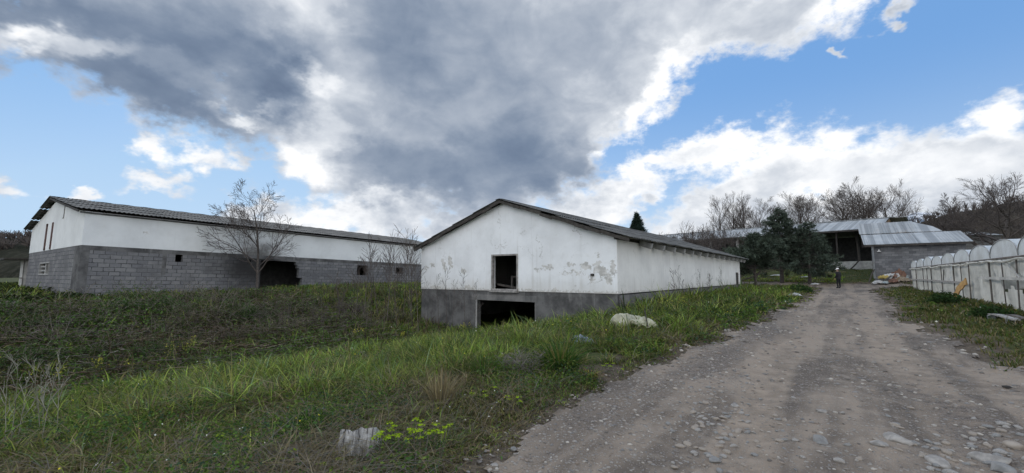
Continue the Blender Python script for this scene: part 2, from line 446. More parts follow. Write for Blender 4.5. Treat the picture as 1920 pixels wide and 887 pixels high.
# ------------------------------------------------------------------ materials
def m_plaster(name, base, patches=(), band=None, streak=.0, speck=True, rust=0.0):
    """limewashed plaster in building coordinates (uv: metres along the wall, metres up); patches = peeled places"""
    m, t = new_mat(name); uv = uv_co(t)
    sp = t.n.new('ShaderNodeSeparateXYZ'); t.l.new(uv, sp.inputs[0]); U, V = sp.outputs[0], sp.outputs[1]
    big = t.noise(uv, .7, 5, .6); mid = t.noise(uv, 3.5, 6, .62); fi = t.noise(uv, 30, 3, .6)
    col = t.mix(t.ss(big, .35, .7), base, tuple(c * .86 for c in base))
    col = t.mix(t.ss(mid, .5, .85, 0, .35), col, (.55, .54, .50))
    # rain streaks run straight down
    st = t.noise(t.mapping(uv, scale=(5.0, .25, 1)), 1.0, 4, .6)
    col = t.mix(t.ss(st, .55, .8, 0, streak), col, (.40, .385, .36))
    if rust:
        rs = t.noise(t.mapping(uv, scale=(2.2, .05, 1)), 1.0, 4, .7)
        col = t.mix(t.math('MULTIPLY', t.ss(rs, .60, .70, 0, rust), t.ss(U, 9, 16)), col, (.36, .22, .14))
    warp = t.vmath('ADD', uv, t.vmath('MULTIPLY', t.vmath('SUBTRACT', t.noise(uv, 7, 4, .6, out=1), (.5, .5, .5)), (.5, .5, 0)))
    den = None
    for (x, y, rx, ry, rot, k) in patches:
        e = t.math('MULTIPLY', t.ss(t.ell(warp, x, y, rx, ry, rot), -.25, .7), k)
        den = e if den is None else t.math('MAXIMUM', den, e)
    peel = t.noise(uv, 9, 6, .62)
    if den is not None:
        pm = t.ss(t.math('ADD', den, t.math('MULTIPLY', t.math('SUBTRACT', peel, .5), 1.7)), .47, .60)
        under = t.mix(t.ss(t.noise(uv, 4, 3), .4, .6), (.45, .44, .42), (.63, .62, .60))
        col = t.mix(pm, col, under)
    if band is not None:                                # hairline cracks and splash-back dirt above the base
        vo = t.n.new('ShaderNodeTexVoronoi'); vo.feature = 'DISTANCE_TO_EDGE'; vo.inputs['Scale'].default_value = .55
        t.l.new(t.vmath('ADD', uv, t.vmath('MULTIPLY', t.vmath('SUBTRACT', t.noise(uv, 1.8, 5, .7, out=1), (.5, .5, .5)), (1.3, 1.3, 0))), vo.inputs['Vector'])
        ck = t.math('MULTIPLY', t.ss(vo.outputs['Distance'], .012, .003), t.ss(t.noise(uv, .9, 3), .48, .62))
        col = t.mix(t.math('MULTIPLY', ck, .7), col, (.33, .32, .30))
        sb_ = t.math('MULTIPLY', t.ss(t.math('ADD', V, t.math('MULTIPLY', t.math('SUBTRACT', st, .5), -1.1)), band + .75, band), .38)
        col = t.mix(sb_, col, (.50, .475, .43))
    if speck:
        sm = t.math('MULTIPLY', t.ss(t.noise(uv, 14, 4, .6), .70, .73), t.ss(t.noise(uv, 1.3, 2), .52, .66))
        col = t.mix(sm, col, (.42, .39, .35))
    if band is not None:                                # chipped lower edge
        bm = t.ss(t.math('ADD', V, t.math('MULTIPLY', t.math('SUBTRACT', peel, .5), -.55)), band + .10, band + .02)
        col = t.mix(t.math('MULTIPLY', bm, .75), col, (.43, .41, .38))
    h = t.math('ADD', t.math('MULTIPLY', mid, .6), t.math('MULTIPLY', fi, .2))
    finish(t, col, .92, 0, h, .25, .02, .15)
    return m
def m_cement(name, base=(.165, .165, .172), light=(.30, .295, .29), dark=(.085, .085, .09)):
    m, t = new_mat(name); uv = uv_co(t)
    a = t.noise(uv, 1.1, 6, .65); b = t.noise(t.mapping(uv, scale=(4, .4, 1)), 1.0, 5, .65); c = t.noise(uv, 16, 5, .65)
    col = t.mix(t.ss(a, .35, .65), dark, base)
    col = t.mix(t.ss(b, .55, .78, 0, .55), col, light)
    col = t.mix(t.ss(c, .45, .8, 0, .3), col, dark)
    finish(t, col, .95, 0, t.math('ADD', t.math('MULTIPLY', a, .5), c), .5, .015, .15)
    return m
def m_blocks(name, c1=(.15, .15, .158), c2=(.222, .22, .22), mortar=(.055, .055, .058), bw=.42, rh=.205, ms=.020, soot_and_dark=()):
    m, t = new_mat(name); uv = uv_co(t)
    w = t.vmath('ADD', uv, t.vmath('MULTIPLY', t.vmath('SUBTRACT', t.noise(uv, 3, 3, out=1), (.5, .5, .5)), (.06, .05, 0)))
    bt = t.n.new('ShaderNodeTexBrick'); t.l.new(w, bt.inputs['Vector'])
    bt.offset = .5; bt.inputs['Scale'].default_value = 1; bt.inputs['Brick Width'].default_value = bw
    bt.inputs['Row Height'].default_value = rh; bt.inputs['Mortar Size'].default_value = ms; bt.inputs['Mortar Smooth'].default_value = .6; t.put(bt.inputs['Mortar Size'], t.ss(t.noise(uv, 2.5, 4, .7), .35, .7, ms * .35, ms * 1.5))
    bt.inputs['Bias'].default_value = -.1
    for k, c in (('Color1', c1), ('Color2', c2), ('Mortar', mortar)): bt.inputs[k].default_value = (*c, 1)
    a = t.noise(uv, .8, 5, .65); c = t.noise(uv, 12, 5, .65)
    col = t.mix(t.ss(a, .42, .68, 0, .75), bt.outputs[0], (.115, .115, .12))
    col = t.mix(t.ss(c, .5, .85, 0, .4), col, (.36, .355, .35))
    col = t.mix(t.math('MULTIPLY', t.ss(c, .36, .28), .8), col, (.05, .05, .05))
    for (x, y, rx, ry, k) in soot_and_dark:
        e = t.ss(t.math('ADD', t.ell(uv, x, y, rx, ry), t.math('MULTIPLY', t.math('SUBTRACT', a, .5), .8)), -.2, .8)
        col = t.mix(t.math('MULTIPLY', e, k), col, (.035, .033, .032))
    h = t.math('ADD', t.math('MULTIPLY', bt.outputs[1], -1.0), t.math('MULTIPLY', c, .5))
    finish(t, col, .95, 0, h, .35, .012, .1)
    return m
def m_roof(name, c1, c2, c3, rough=.9, metal=0.0, rustx=None, sheets=False):
    m, t = new_mat(name); o = obj_co(t)
    a = t.noise(o, .9, 6, .65); b = t.noise(o, 9, 5, .65); s = t.noise(t.mapping(o, scale=(.5, 3, 3)), 1.2, 4, .6)
    col = t.mix(t.ss(a, .35, .65), c1, c2)
    col = t.mix(t.ss(b, .5, .75, 0, .7), col, c3)
    col = t.mix(t.ss(s, .55, .75, 0, .4), col, tuple(c * .5 for c in c1))
    if sheets:
        k = t.noise(t.mapping(o, scale=(2.4, .03, .03)), 1.0, 3, .8)
        col = t.mix(t.ss(k, .40, .58, .75, 0), col, tuple(c * .55 for c in c1))  # stripes down the slope put the ribs' light and shade into the colour
        r = t.noise(t.mapping(o, scale=(1.2, .25, .25)), 1.0, 5, .7)
        col = t.mix(t.ss(r, .58, .75, 0, .45), col, (.26, .20, .15))
    if rustx:
        e = t.ss(t.math('ADD', t.ell(o, *rustx), t.math('MULTIPLY', t.math('SUBTRACT', b, .5), 1.4)), .0, .5)
        col = t.mix(t.math('MULTIPLY', e, .75), col, (.36, .23, .12))
    finish(t, col, rough, metal, b, .2, .01, .3)
    return m
def m_film(name, dirt=.5, clear=.08, tint=(.82, .84, .84)):
    """milky, dusty greenhouse film"""
    m, t = new_mat(name); o = obj_co(t)
    a = t.noise(o, .9, 5, .6); b = t.noise(t.mapping(o, scale=(6, 6, .7)), 1.0, 5, .6); f = t.noise(o, 5, 6, .7, dist=1.0)
    col = t.mix(t.ss(a, .35, .7, 0, dirt), tint, (.52, .51, .47))
    col = t.mix(t.ss(b, .5, .8, 0, dirt * .8), col, (.44, .43, .40))
    d = t.add('ShaderNodeBsdfDiffuse', {'Color': col}); tr = t.add('ShaderNodeBsdfTranslucent', {'Color': col})
    gl = t.add('ShaderNodeBsdfGlossy', {'Color': (.9, .9, .9, 1), 'Roughness': .35}); tp = t.add('ShaderNodeBsdfTransparent', {'Color': (1, 1, 1, 1)})
    bp = t.add('ShaderNodeBump', {'Height': f, 'Strength': .8, 'Distance': .05})
    for n in (d, tr, gl): t.l.new(bp, n.node.inputs['Normal'])
    x = t.add('ShaderNodeMixShader', {0: .42, 1: d, 2: tr}); x = t.add('ShaderNodeMixShader', {0: .06, 1: x, 2: gl})
    x = t.add('ShaderNodeMixShader', {0: clear, 1: x, 2: tp})
    t.l.new(x, t.outn.inputs[0])
    return m

M = {}
M['roof_old'] = m_roof('old_fibre_cement', (.070, .070, .067), (.125, .124, .118), (.19, .186, .175))
M['roof_zinc'] = m_roof('zinc_sheet', (.33, .345, .35), (.40, .41, .41), (.28, .29, .29), .6, .0, None, True)
M['roof_zinc_rust'] = m_roof('rusty_zinc_sheet', (.31, .32, .32), (.37, .375, .37), (.25, .255, .25), .6, .0, (2.6, 2, 1.1, 4, 0, 9), True)
M['dark_wood'] = simple_mat('dark_timber', (.028, .025, .022), (.075, .067, .06), 7)
M['grey_wood'] = simple_mat('weathered_timber', (.17, .16, .15), (.36, .345, .33), 9)
M['brown_wood'] = simple_mat('brown_timber', (.10, .065, .04), (.22, .15, .09), 8)
M['red_frame'] = simple_mat('rusted_frame', (.05, .025, .02), (.11, .05, .04), 9)
M['concrete'] = simple_mat('bare_concrete', (.22, .22, .215), (.36, .355, .34), 4)
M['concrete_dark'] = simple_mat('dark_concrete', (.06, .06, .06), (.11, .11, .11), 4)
M['pale_concrete'] = simple_mat('pale_concrete', (.30, .295, .28), (.50, .49, .46), 2.5)
M['steel_door'] = simple_mat('grey_steel_sheet', (.26, .29, .32), (.36, .39, .42), 3, .55, .2)
M['white_paint'] = simple_mat('white_enamel', (.75, .75, .74), (.82, .82, .81), 4, .4)
M['black'] = simple_mat('black_void_lining', (.012, .012, .012), (.02, .02, .02), 3)

# ------------------------------------------------------------------ ground and road
def m_soil():
    m, t = new_mat('soil_and_turf'); o = obj_co(t)
    a = t.noise(o, .35, 5, .6); b = t.noise(o, 2.2, 6, .65); c = t.noise(o, 18, 5, .7)
    soil = t.mix(t.ss(c, .3, .7), (.055, .043, .032), (.13, .105, .08))
    turf = t.mix(t.ss(c, .3, .7), (.028, .040, .014), (.075, .085, .035))
    straw = t.mix(t.ss(c, .3, .7), (.10, .08, .05), (.2, .165, .105))
    g = t.add('ShaderNodeAttribute', attribute_name='turf', out=2)
    col = t.mix(t.ss(t.math('ADD', g, t.math('MULTIPLY', t.math('SUBTRACT', b, .5), .9)), .3, .6), soil, turf)
    col = t.mix(t.ss(t.math('ADD', a, t.math('MULTIPLY', t.math('SUBTRACT', b, .5), .6)), .55, .68, 0, .6), col, straw)
    finish(t, col, .97, 0, t.math('ADD', b, t.math('MULTIPLY', c, .4)), .7, .06, .1)
    return m
def m_dirt():
    m, t = new_mat('packed_gravel_dirt'); o = obj_co(t)
    sp = t.n.new('ShaderNodeSeparateXYZ')
    # coordinates along and across the road
    r = t.mapping(o, rot=(0, 0, math.atan2(DV.x, DV.y)))
    t.l.new(r, sp.inputs[0])
    streak = t.mapping(r, scale=(1.6, .16, 1))
    a = t.noise(o, .5, 5, .6); s = t.noise(streak, 1.3, 5, .6); b = t.noise(o, 4, 6, .65); c = t.noise(o, 26, 6, .7); d = t.noise(o, 90, 3, .6)
    col = t.mix(t.ss(t.math('ADD', t.math('MULTIPLY', s, .6), t.math('MULTIPLY', a, .4)), .40, .60), (.105, .086, .070), (.25, .202, .157))
    col = t.mix(t.ss(b, .45, .75, 0, .6), col, (.27, .228, .183))
    col = t.mix(t.ss(c, .40, .25, 0, .8), col, (.05, .045, .042))
    tk = t.add('ShaderNodeAttribute', attribute_name='track', out=2)
    tmask = t.math('MULTIPLY', t.ss(t.math('ADD', tk, t.math('MULTIPLY', t.math('SUBTRACT', s, .5), .9)), .35, .75), .6)
    col = t.mix(tmask, col, t.mix(t.ss(b, .35, .65), (.205, .164, .125), (.295, .239, .186)))
    # grey gravel on the verge and in worn bands
    gm = t.add('ShaderNodeAttribute', attribute_name='gravel', out=2)
    gmask = t.ss(t.math('ADD', gm, t.math('MULTIPLY', t.math('SUBTRACT', b, .5), 1.1)), .38, .7)
    gcol = t.mix(t.ss(c, .35, .65), (.075, .060, .050), (.17, .142, .118))
    col = t.mix(gmask, col, gcol)
    vo = t.n.new('ShaderNodeTexVoronoi'); vo.feature = 'F1'; t.l.new(t.vmath('ADD', o, t.vmath('MULTIPLY', t.noise(o, 12, 2, out=1), (.06, .06, .0))), vo.inputs['Vector']); vo.inputs['Scale'].default_value = 24
    wn = t.n.new('ShaderNodeTexWhiteNoise'); t.l.new(vo.outputs['Position'], wn.inputs['Vector'])
    peb = t.math('MULTIPLY', t.ss(vo.outputs['Distance'], .42, .30), t.ss(t.math('ADD', wn.outputs[0], t.math('MULTIPLY', gm, .25)), .74, .76))
    pcol = t.mix(wn.outputs[0], (.15, .14, .13), (.30, .275, .245))
    col = t.mix(t.math('MULTIPLY', peb, t.math('SUBTRACT', .9, tmask)), col, pcol)
    vo2 = t.n.new('ShaderNodeTexVoronoi'); t.l.new(o, vo2.inputs['Vector']); vo2.inputs['Scale'].default_value = 62
    wn2 = t.n.new('ShaderNodeTexWhiteNoise'); t.l.new(vo2.outputs['Position'], wn2.inputs['Vector'])
    p2 = t.math('MULTIPLY', t.ss(vo2.outputs['Distance'], .45, .3), t.ss(wn2.outputs[0], .62, .64))
    col = t.mix(t.math('MULTIPLY', p2, .7), col, t.mix(wn2.outputs[0], (.10, .095, .09), (.30, .28, .26)))
    h = t.math('ADD', t.math('ADD', t.math('MULTIPLY', peb, .9), t.math('MULTIPLY', p2, .3)), t.math('ADD', t.math('MULTIPLY', c, .5), t.math('MULTIPLY', b, .8)))
    finish(t, col, .93, 0, h, .8, .03, .2)
    return m

def axis(*segs):
    out = []
    for a, b, st in segs: out.append(np.arange(a, b, st))
    return np.concatenate(out + [[segs[-1][1]]])
def grid_mesh(us, vs, keep=None):
    u, v = np.meshgrid(us, vs, indexing='ij')
    nu, nv = len(us), len(vs)
    i, j = np.meshgrid(np.arange(nu - 1), np.arange(nv - 1), indexing='ij')
    F = np.stack([i * nv + j, (i + 1) * nv + j, (i + 1) * nv + j + 1, i * nv + j + 1], -1).reshape(-1, 4)
    return u.ravel(), v.ravel(), F
us = axis((-900, -100, 60), (-100, -32, 4), (-32, -20, .8), (-20, 9, .22), (9, 30, 1.2), (30, 110, 6), (110, 900, 60))
vs = axis((-300, -20, 30), (-20, -2, 2), (-2, 26, .22), (26, 66, .6), (66, 120, 4), (120, 1500, 60))
u, v, F = grid_mesh(us, vs)
x, y = uv2xy(u, v)
sdv = road_sd(u, v)
z = height_uv(u, v) - .07 * sstep(.12, .5, sdv)
far = np.hypot(x, y)
z += sstep(120, 400, far) * (fbm(x * .004, y * .004, 40) - .3) * 8
ground = np_mesh('ground', np.stack([x, y, z], -1), F, m_soil(), smooth=True)
at = ground.data.attributes.new('turf', 'FLOAT', 'POINT')
at.data.foreach_set('value', (sstep(.0, -.9, sdv) * sstep(-.2, 1.4, -sdv + (fbm(x * .8, y * .8, 8) - .5) * 2)).astype(np.float32))
tag(ground, kind='structure')

RB = lambda u, v: (fbm(u * 1.1, v * .35, 31) - .5) * .10 + (fbm(u * 4, v * 4, 32) - .5) * .035 \
    - .035 * np.exp(-((u - (-.95 + .1 * np.sin(v * .3))) / .28) ** 2) - .035 * np.exp(-((u - (.75 + .1 * np.sin(v * .3))) / .28) ** 2)
def road_height(u, v):
    return height_uv(u, v) + RB(u, v) * sstep(0, .5, road_sd(u, v)) + .012
def gravel_mask(u, v):
    left = np.exp(-((u - ledge(v) - .55) / .75) ** 2) * .55 * sstep(30, 8, v)
    band = np.exp(-((u - 1.5 + .09 * v) / .5) ** 2) * .6 * sstep(1, 3, v) * sstep(14, 5, v)
    return np.clip(np.maximum(left, band) + (fbm(u * .7, v * .4, 33) - .5) * .9, 0, 1)
def track_mask(u, v):
    w = .12 * np.sin(v * .3)
    return np.clip(np.exp(-((u + .95 - w) / .33) ** 2) + np.exp(-((u - .75 - w) / .33) ** 2) + .8 * np.exp(-((u - 2.0 + .05 * v) / .28) ** 2) * sstep(14, 8, v), 0, 1)
def road_piece(us, vs):
    u, v, F = grid_mesh(us, vs)
    sd = road_sd(u, v)
    F = F[(sd[F] > 0).all(1)]
    return u, v, F, sd
parts = [road_piece(axis((-3.6, 4.2, .06)), axis((-1, 12, .06))), road_piece(axis((-3.6, 4.2, .1)), axis((11.94, 30, .14))), road_piece(axis((-22, 14, .2)), axis((30 - .02, 56, .2)))]
Vs, Fs, Gs, Ts, k = [], [], [], [], 0
for (u, v, F, sd) in parts:
    x, y = uv2xy(u, v)
    Vs.append(np.stack([x, y, road_height(u, v)], -1)); Fs.append(F + k); k += len(u); Gs.append(gravel_mask(u, v)); Ts.append(track_mask(u, v))
Vr = np.concatenate(Vs); Fr = np.concatenate(Fs); Gr = np.concatenate(Gs); Tr = np.concatenate(Ts)
used = np.unique(Fr); re = np.zeros(len(Vr), int); re[used] = np.arange(len(used))
road = np_mesh('dirt_road', Vr[used], re[Fr], m_dirt(), smooth=True)
at = road.data.attributes.new('gravel', 'FLOAT', 'POINT'); at.data.foreach_set('value', Gr[used].astype(np.float32))
at = road.data.attributes.new('track', 'FLOAT', 'POINT'); at.data.foreach_set('value', Tr[used].astype(np.float32))
tag(road, kind='structure')

# ------------------------------------------------------------------ hills and the far mountain
def m_hill(name, a, b, c, sc=.05):
    m, t = new_mat(name); o = obj_co(t)
    n1 = t.noise(o, sc, 8, .7); n2 = t.noise(o, sc * 9, 6, .7)
    col = t.mix(t.ss(n1, .35, .65), a, b); col = t.mix(t.ss(n2, .45, .7, 0, .8), col, c)
    finish(t, col, 1, 0, n2, .8, 1.5, .0)
    return m
def ridge(name, pts, D0, depth, mat, seed, rough=1.0, nx=160, ny=26, freq=.06):
    """a hill whose skyline passes through the given directions at distance D0"""
    pxs = [p[0] for p in pts]
    xs = np.linspace(pxs[0], pxs[-1], nx)
    ys = np.interp(xs, pxs, [p[1] for p in pts])
    V = []
    for i, (px, py) in enumerate(zip(xs, ys)):
        top = at_depth(px, py, D0)
        b = ray(px, HOR); b = Vector((b.x, b.y, 0)).normalized()
        for j in range(ny):
            s = j / (ny - 1) * 2 - 1                    # -1 near foot .. +1 far foot
            prof = cos(s * pi / 2) ** .8
            p = Vector((top.x, top.y, 0)) + b * depth * s
            zz = -2 + (top.z + 2) * prof
            n = (fbm(p.x * freq + seed, p.y * freq, seed, 5) - .5)
            V.append((p.x, p.y, zz + float(n) * rough * (1.0 if abs(s) < .98 else 0)))
    V = np.array(V); i, j = np.meshgrid(np.arange(nx - 1), np.arange(ny - 1), indexing='ij')
    F = np.stack([i * ny + j, (i + 1) * ny + j, (i + 1) * ny + j + 1, i * ny + j + 1], -1).reshape(-1, 4)
    return tag(np_mesh(name, V, F, mat, smooth=True), kind='structure')
M['hill'] = m_hill('bare_woodland', (.030, .026, .022), (.055, .047, .038), (.085, .075, .06))
M['hill_green'] = m_hill('scrub_hillside', (.020, .022, .017), (.036, .036, .028), (.06, .058, .046))
hill_r = ridge('hills', [(1600, 500), (1680, 440), (1730, 420), (1800, 404), (1860, 392), (1950, 384), (2100, 372), (2400, 380), (2800, 430)], 170, 90, M['hill'], 3, 5.0)
hill_l = ridge('hills', [(-1200, 420), (-500, 430), (-200, 440), (-60, 450), (0, 450), (60, 448), (140, 452), (300, 500)], 210, 110, M['hill_green'], 9, 4.0)
def m_mountain():
    m, t = new_mat('snowy_mountain'); o = obj_co(t)
    sp = t.n.new('ShaderNodeSeparateXYZ'); t.l.new(o, sp.inputs[0])
    n = t.noise(o, .004, 8, .65)
    sn = t.ss(t.math('ADD', sp.outputs[2], t.math('MULTIPLY', n, 700.0)), 1010, 1120)
    finish(t, t.mix(sn, (.12, .15, .19), (.78, .80, .84)), 1, 0, n, .6, 60, 0)  # blue of distant haze mixed into the rock and snow colours
    return m
mountain = ridge('mountains', [(1500, 500), (1600, 440), (1660, 420), (1690, 410), (1715, 402), (1745, 404), (1790, 416), (1850, 430), (2100, 480)], 5200, 1500, m_mountain(), 5, 160, freq=.0016)
# ------------------------------------------------------------------ roofs and openings shared by the barns
def frame_of(origin, xdir, ydir):
    """matrix of a building's own axes"""
    m = Matrix((Vector(xdir), Vector(ydir), Vector((0, 0, 1)))).transposed().to_4x4(); m.translation = Vector(origin); return m
def corr_slope(mb, M4, y0, y1, ridge_pt, eave_pt, rows, pitch=.177, amp=.028, sheet=1.06, jitter=.012, lap=.16, skip=(), side=1, drop={}):
    """one roof slope laid in rows of overlapping corrugated sheets; ridge_pt/eave_pt are (x, z)"""
    rp = Vector((ridge_pt[0], 0, ridge_pt[1])); ep = Vector((eave_pt[0], 0, eave_pt[1]))
    d = ep - rp; L = d.length; d.normalize(); up = Vector((0, 1, 0)).cross(d)
    if up.z < 0: up = -up
    n = max(1, int(round((y1 - y0) / sheet))); w = (y1 - y0) / n
    rl = L / rows
    for r in range(rows):
        for c in range(n):
            if (r, c) in skip: continue
            s0 = r * rl - (lap * .5 if r else 0); Ls = rl + lap
            o = rp + d * s0 + Vector((0, y0 + c * w, 0)) + up * (.03 + random.uniform(0, jitter) + (.010 * (c % 2)))
            dn = (d + up * (.018 + random.uniform(-.5, 1) * jitter * .5)).normalized()
            al = (Vector((0, 1, 0)) + up * random.uniform(-1, 1) * jitter * .3).normalized()
            if (r, c) in drop:
                a, b = drop[(r, c)]; o = o + d * a - up * b
            k0 = len(mb.v)
            mb.corr(o, al, dn, w + .05, Ls + random.uniform(-.03, .03), pitch, amp, 2, up=up)

def window_frame(parent, name, o, dx, n, w, h, t, dep, mat, sill=True):
    mb = MB(); o = Vector(o); dx = Vector(dx); n = Vector(n); up = Vector((0, 0, 1))
    def bar(u0, u1, z0, z1):
        P = [o + dx * a + up * b - n * c for c in (dep, .0) for (a, b) in ((u0, z0), (u1, z0), (u1, z1), (u0, z1))]
        k = len(mb.v); mb.v += [tuple(p) for p in P]
        for q in ((0, 1, 2, 3), (7, 6, 5, 4), (0, 4, 5, 1), (1, 5, 6, 2), (2, 6, 7, 3), (3, 7, 4, 0)): mb.f.append(tuple(k + i for i in q)); mb.m.append(0)
    bar(0, t, 0, h); bar(w - t, w, 0, h); bar(t, w - t, h - t, h)
    if sill: bar(t, w - t, 0, t)
    b = mb.build(name, mat, parent)
    return b

# ------------------------------------------------------------------ the white barn beside the road
Rb = at_depth(1157, HOR, 16.25); Rb.z = 0
WB = .677 * 16.25; LB = 25.6
Lb = Rb - EV * WB
MBn = frame_of(Lb, EV, DV); iMB = MBn.inverted()
def b_front(px, py): p = iMB @ on_plane(px, py, Lb, DV); return p.x, p.z
def b_side(px, py): p = iMB @ on_plane(px, py, Rb, EV); return p.y, p.z
jz = .5 * (b_front(1150, 549.5)[1] + b_front(800, 543)[1])
ez = .5 * (b_front(1157, 441)[1] + b_front(796, 465)[1]); pz = b_front(941, 381)[1]
barn = thing('white_barn', 'long white plastered barn with grey concrete base standing closest beside the dirt road', 'barn', Lb, atan2(EV.y, EV.x))
wx0, wz0 = b_front(923, 542); wx1, wz1 = b_front(971, 477)
gx0, gz1 = b_front(895, 562); gx1, _ = b_front(1003, 562)
dx_ = lambda *a: None
pf = lambda px, py: b_front(px, py)
def patch(px, py, rx, ry, rot, k=1.0):
    a, b = b_front(px, py); a2, b2 = b_front(px + rx, py); a3, b3 = b_front(px, py + ry)
    return (a, b, abs(a2 - a), abs(b3 - b), radians(rot), k)
PAT = [patch(833, 496, 4, 16, 20, 1.1), patch(845, 492, 5, 17, 18, 1.15), patch(812, 497, 3, 10, 50, 1.0), patch(870, 508, 7, 6, 0, 1.1), patch(800, 502, 7, 4, 20, .9), patch(818, 540, 14, 6, 0, .95), patch(880, 540, 20, 5, 0, .85),
       patch(1028, 501, 18, 9, 0, .72), patch(1010, 505, 14, 6, 0, .60), patch(1070, 495, 12, 6, 0, .68), patch(1100, 500, 16, 10, 0, .8), patch(1128, 508, 17, 10, -25, 1.25), patch(1142, 523, 8, 13, 10, 1.2), patch(1120, 495, 12, 6, 10, .9),
       patch(1122, 478, 4, 9, 0, .85), patch(1150, 500, 8, 22, 0, .75), patch(1075, 512, 40, 7, 0, .6), patch(985, 545, 30, 4, 0, .7), patch(1040, 545, 10, 5, 0, 1.0), patch(1110, 522, 6, 14, 0, .75)]
M['barn_white'] = m_plaster('barn_limewash', (.80, .815, .83), PAT, jz, .45)
M['barn_white_side'] = m_plaster('barn_limewash_side', (.77, .765, .74), [(1.2 + LB * k, jz + .5, .4, .25, 0, .6) for k in (.25, .4, .6)], jz, .45, True, .55)
M['cement'] = m_cement('rough_cement_render', (.155, .153, .152), (.34, .33, .32), (.065, .064, .064))
M['cement_side'] = m_cement('rough_cement_side', (.20, .195, .19), (.30, .29, .28), (.10, .10, .10))
T = .25
base_z = -1.9
# walls in the barn's own axes: front face is y = 0, looking to -y
mb = MB()
mb.wall((0, 0, 0), (1, 0, 0), (0, -1, 0), 0, WB, base_z, jz, T, [(gx0, gx1, base_z + .3, gz1)])
mb.build('base_wall', M['cement'], barn)
mb = MB()
sd0, sz0 = b_side(1206, 578); sd1, sz1 = b_side(1214, 560)
sv0, svz0 = b_side(1288, 563); sv1, svz1 = b_side(1294, 556)
mb.wall((WB, 0, 0), (0, 1, 0), (1, 0, 0), 0.002, LB, base_z, jz - .05, T, [(sd0, sd1, sz0 - .3, sz1), (sv0, sv1, svz0, svz1)])
mb.wall((0, 0, 0), (0, 1, 0), (-1, 0, 0), 0.002, LB, base_z, jz, T)
mb.wall((0, LB, 0), (1, 0, 0), (0, 1, 0), 0, WB, base_z, jz, T)
mb.build('side_base_wall', M['cement_side'], barn)
mb = MB()
off = -.03                                             # the render above stands a little proud of the base
mb.wall((0, off, 0), (1, 0, 0), (0, -1, 0), 0, WB + .026, jz + .003, ez, T, [(wx0, wx1, wz0, wz1), (b_front(1109, 517)[0], b_front(1115, 517)[0], b_front(1112, 518)[1], b_front(1112, 513)[1])])
for yy, s in ((off, 1), (off + T, -1)):
    tri = [(0, yy, ez), (WB + .026, yy, ez), (WB / 2, yy, pz)]
    mb.poly(tri if s == 1 else tri[::-1])
mb.build('gable_wall', M['barn_white'], barn)
mb = MB()
dy0 = b_side(1379, 520)[0]; dy1 = b_side(1384.5, 520)[0]
mb.wall((WB + .03, 0, 0), (0, 1, 0), (1, 0, 0), -.028, LB, jz, ez + .05, T, [(dy0, dy1, .55, b_side(1382, 511)[1])])
mb.wall((-.03, 0, 0), (0, 1, 0), (-1, 0, 0), -.028, LB, jz, ez, T)
mb.wall((0, LB + .03, 0), (1, 0, 0), (0, 1, 0), 0, WB, jz, ez, T)
for yy, s in ((LB + .03, -1), (LB + .03 - T, 1)):
    tri = [(0, yy, ez), (WB, yy, ez), (WB / 2, yy, pz)]
    mb.poly(tri if s == 1 else tri[::-1])
mb.build('side_wall', M['barn_white_side'], barn)
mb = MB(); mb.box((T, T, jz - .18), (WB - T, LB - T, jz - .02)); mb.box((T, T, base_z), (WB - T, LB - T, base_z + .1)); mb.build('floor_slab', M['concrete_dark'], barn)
mb = MB()
for px in (985,):
    a, _ = b_front(px, 580); mb.box((a - .2, 1.2, base_z), (a + .2, 1.6, jz - .19))
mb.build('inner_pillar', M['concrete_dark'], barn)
# lintel, jambs and window frame
mb = MB(); mb.box((gx0 - .35, -.02, gz1), (gx1 + .1, .2, gz1 + .26)); mb.build('lintel', M['cement_side'], barn)
mb = MB(); mb.box((gx0 - .11, -.018, base_z + .3), (gx0, .22, gz1 - .002)); mb.build('door_jamb', M['concrete'], barn)
mb = MB(); mb.box((gx1, -.012, base_z + .3), (gx1 + .05, .22, gz1 - .002)); mb.build('door_jamb', M['cement_side'], barn)
wf = window_frame(barn, 'window_frame', (wx0 - .03, off - .03, wz0 - .05), (1, 0, 0), (0, -1, 0), wx1 - wx0 + .06, wz1 - wz0 + .08, .07, .16, M['grey_wood'])
mb = MB(); mb.box((wx0 - .08, off - .1, wz0 - .13), (wx1 + .05, off + .12, wz0 - .055)); mb.build('window_sill', M['grey_wood'], wf)
mb = MB(); a, b = b_front(950, 536); mb.beam((wx0 + .12, .25, wz0 + .22), (wx1 - .1, .3, wz0 + .04), .05, .09); mb.beam((a + .0, .4, wz0 - .1), (a + .02, .4, wz0 + .62), .08, .08); mb.beam((a, .42, wz0 + .55), (a + .5, .42, wz0 + .6), .05, .05)
mb.build('broken_board', M['dark_wood'], barn)
# roof: two slopes of old corrugated sheet, verge boards, purlins, rafter tails
SL = (pz - ez) / (WB / 2)
roof_lift = .07
def slope_pts(sgn, over):
    cx = WB / 2
    return (cx, pz + roof_lift + .04), (cx + sgn * (WB / 2 + over), ez + roof_lift - SL * over)
roof = MB()
r, e = slope_pts(1, .62); corr_slope(roof, MBn, -.32, LB + .3, r, e, 4, jitter=.010, drop={(1, 0): (.05, -.02), (2, 3): (.08, .01), (1, 4): (-.06, -.015), (0, 6): (.05, .01)})
r2, e2 = slope_pts(-1, .38); corr_slope(roof, MBn, -.32, LB + .3, r2, e2, 4, jitter=.010)
ro = roof.build('roof', M['roof_old'], barn, smooth=True)
mb = MB()
mb.corr(Vector((WB / 2 - .22, -.34, pz + .13)), (0, 1, 0), (.23, 0, .03), LB + .6, .24, 40, .0, 1)
mb.corr(Vector((WB / 2, -.34, pz + .165)), (0, 1, 0), (.22, 0, -.035), LB + .6, .24, 40, .0, 1)
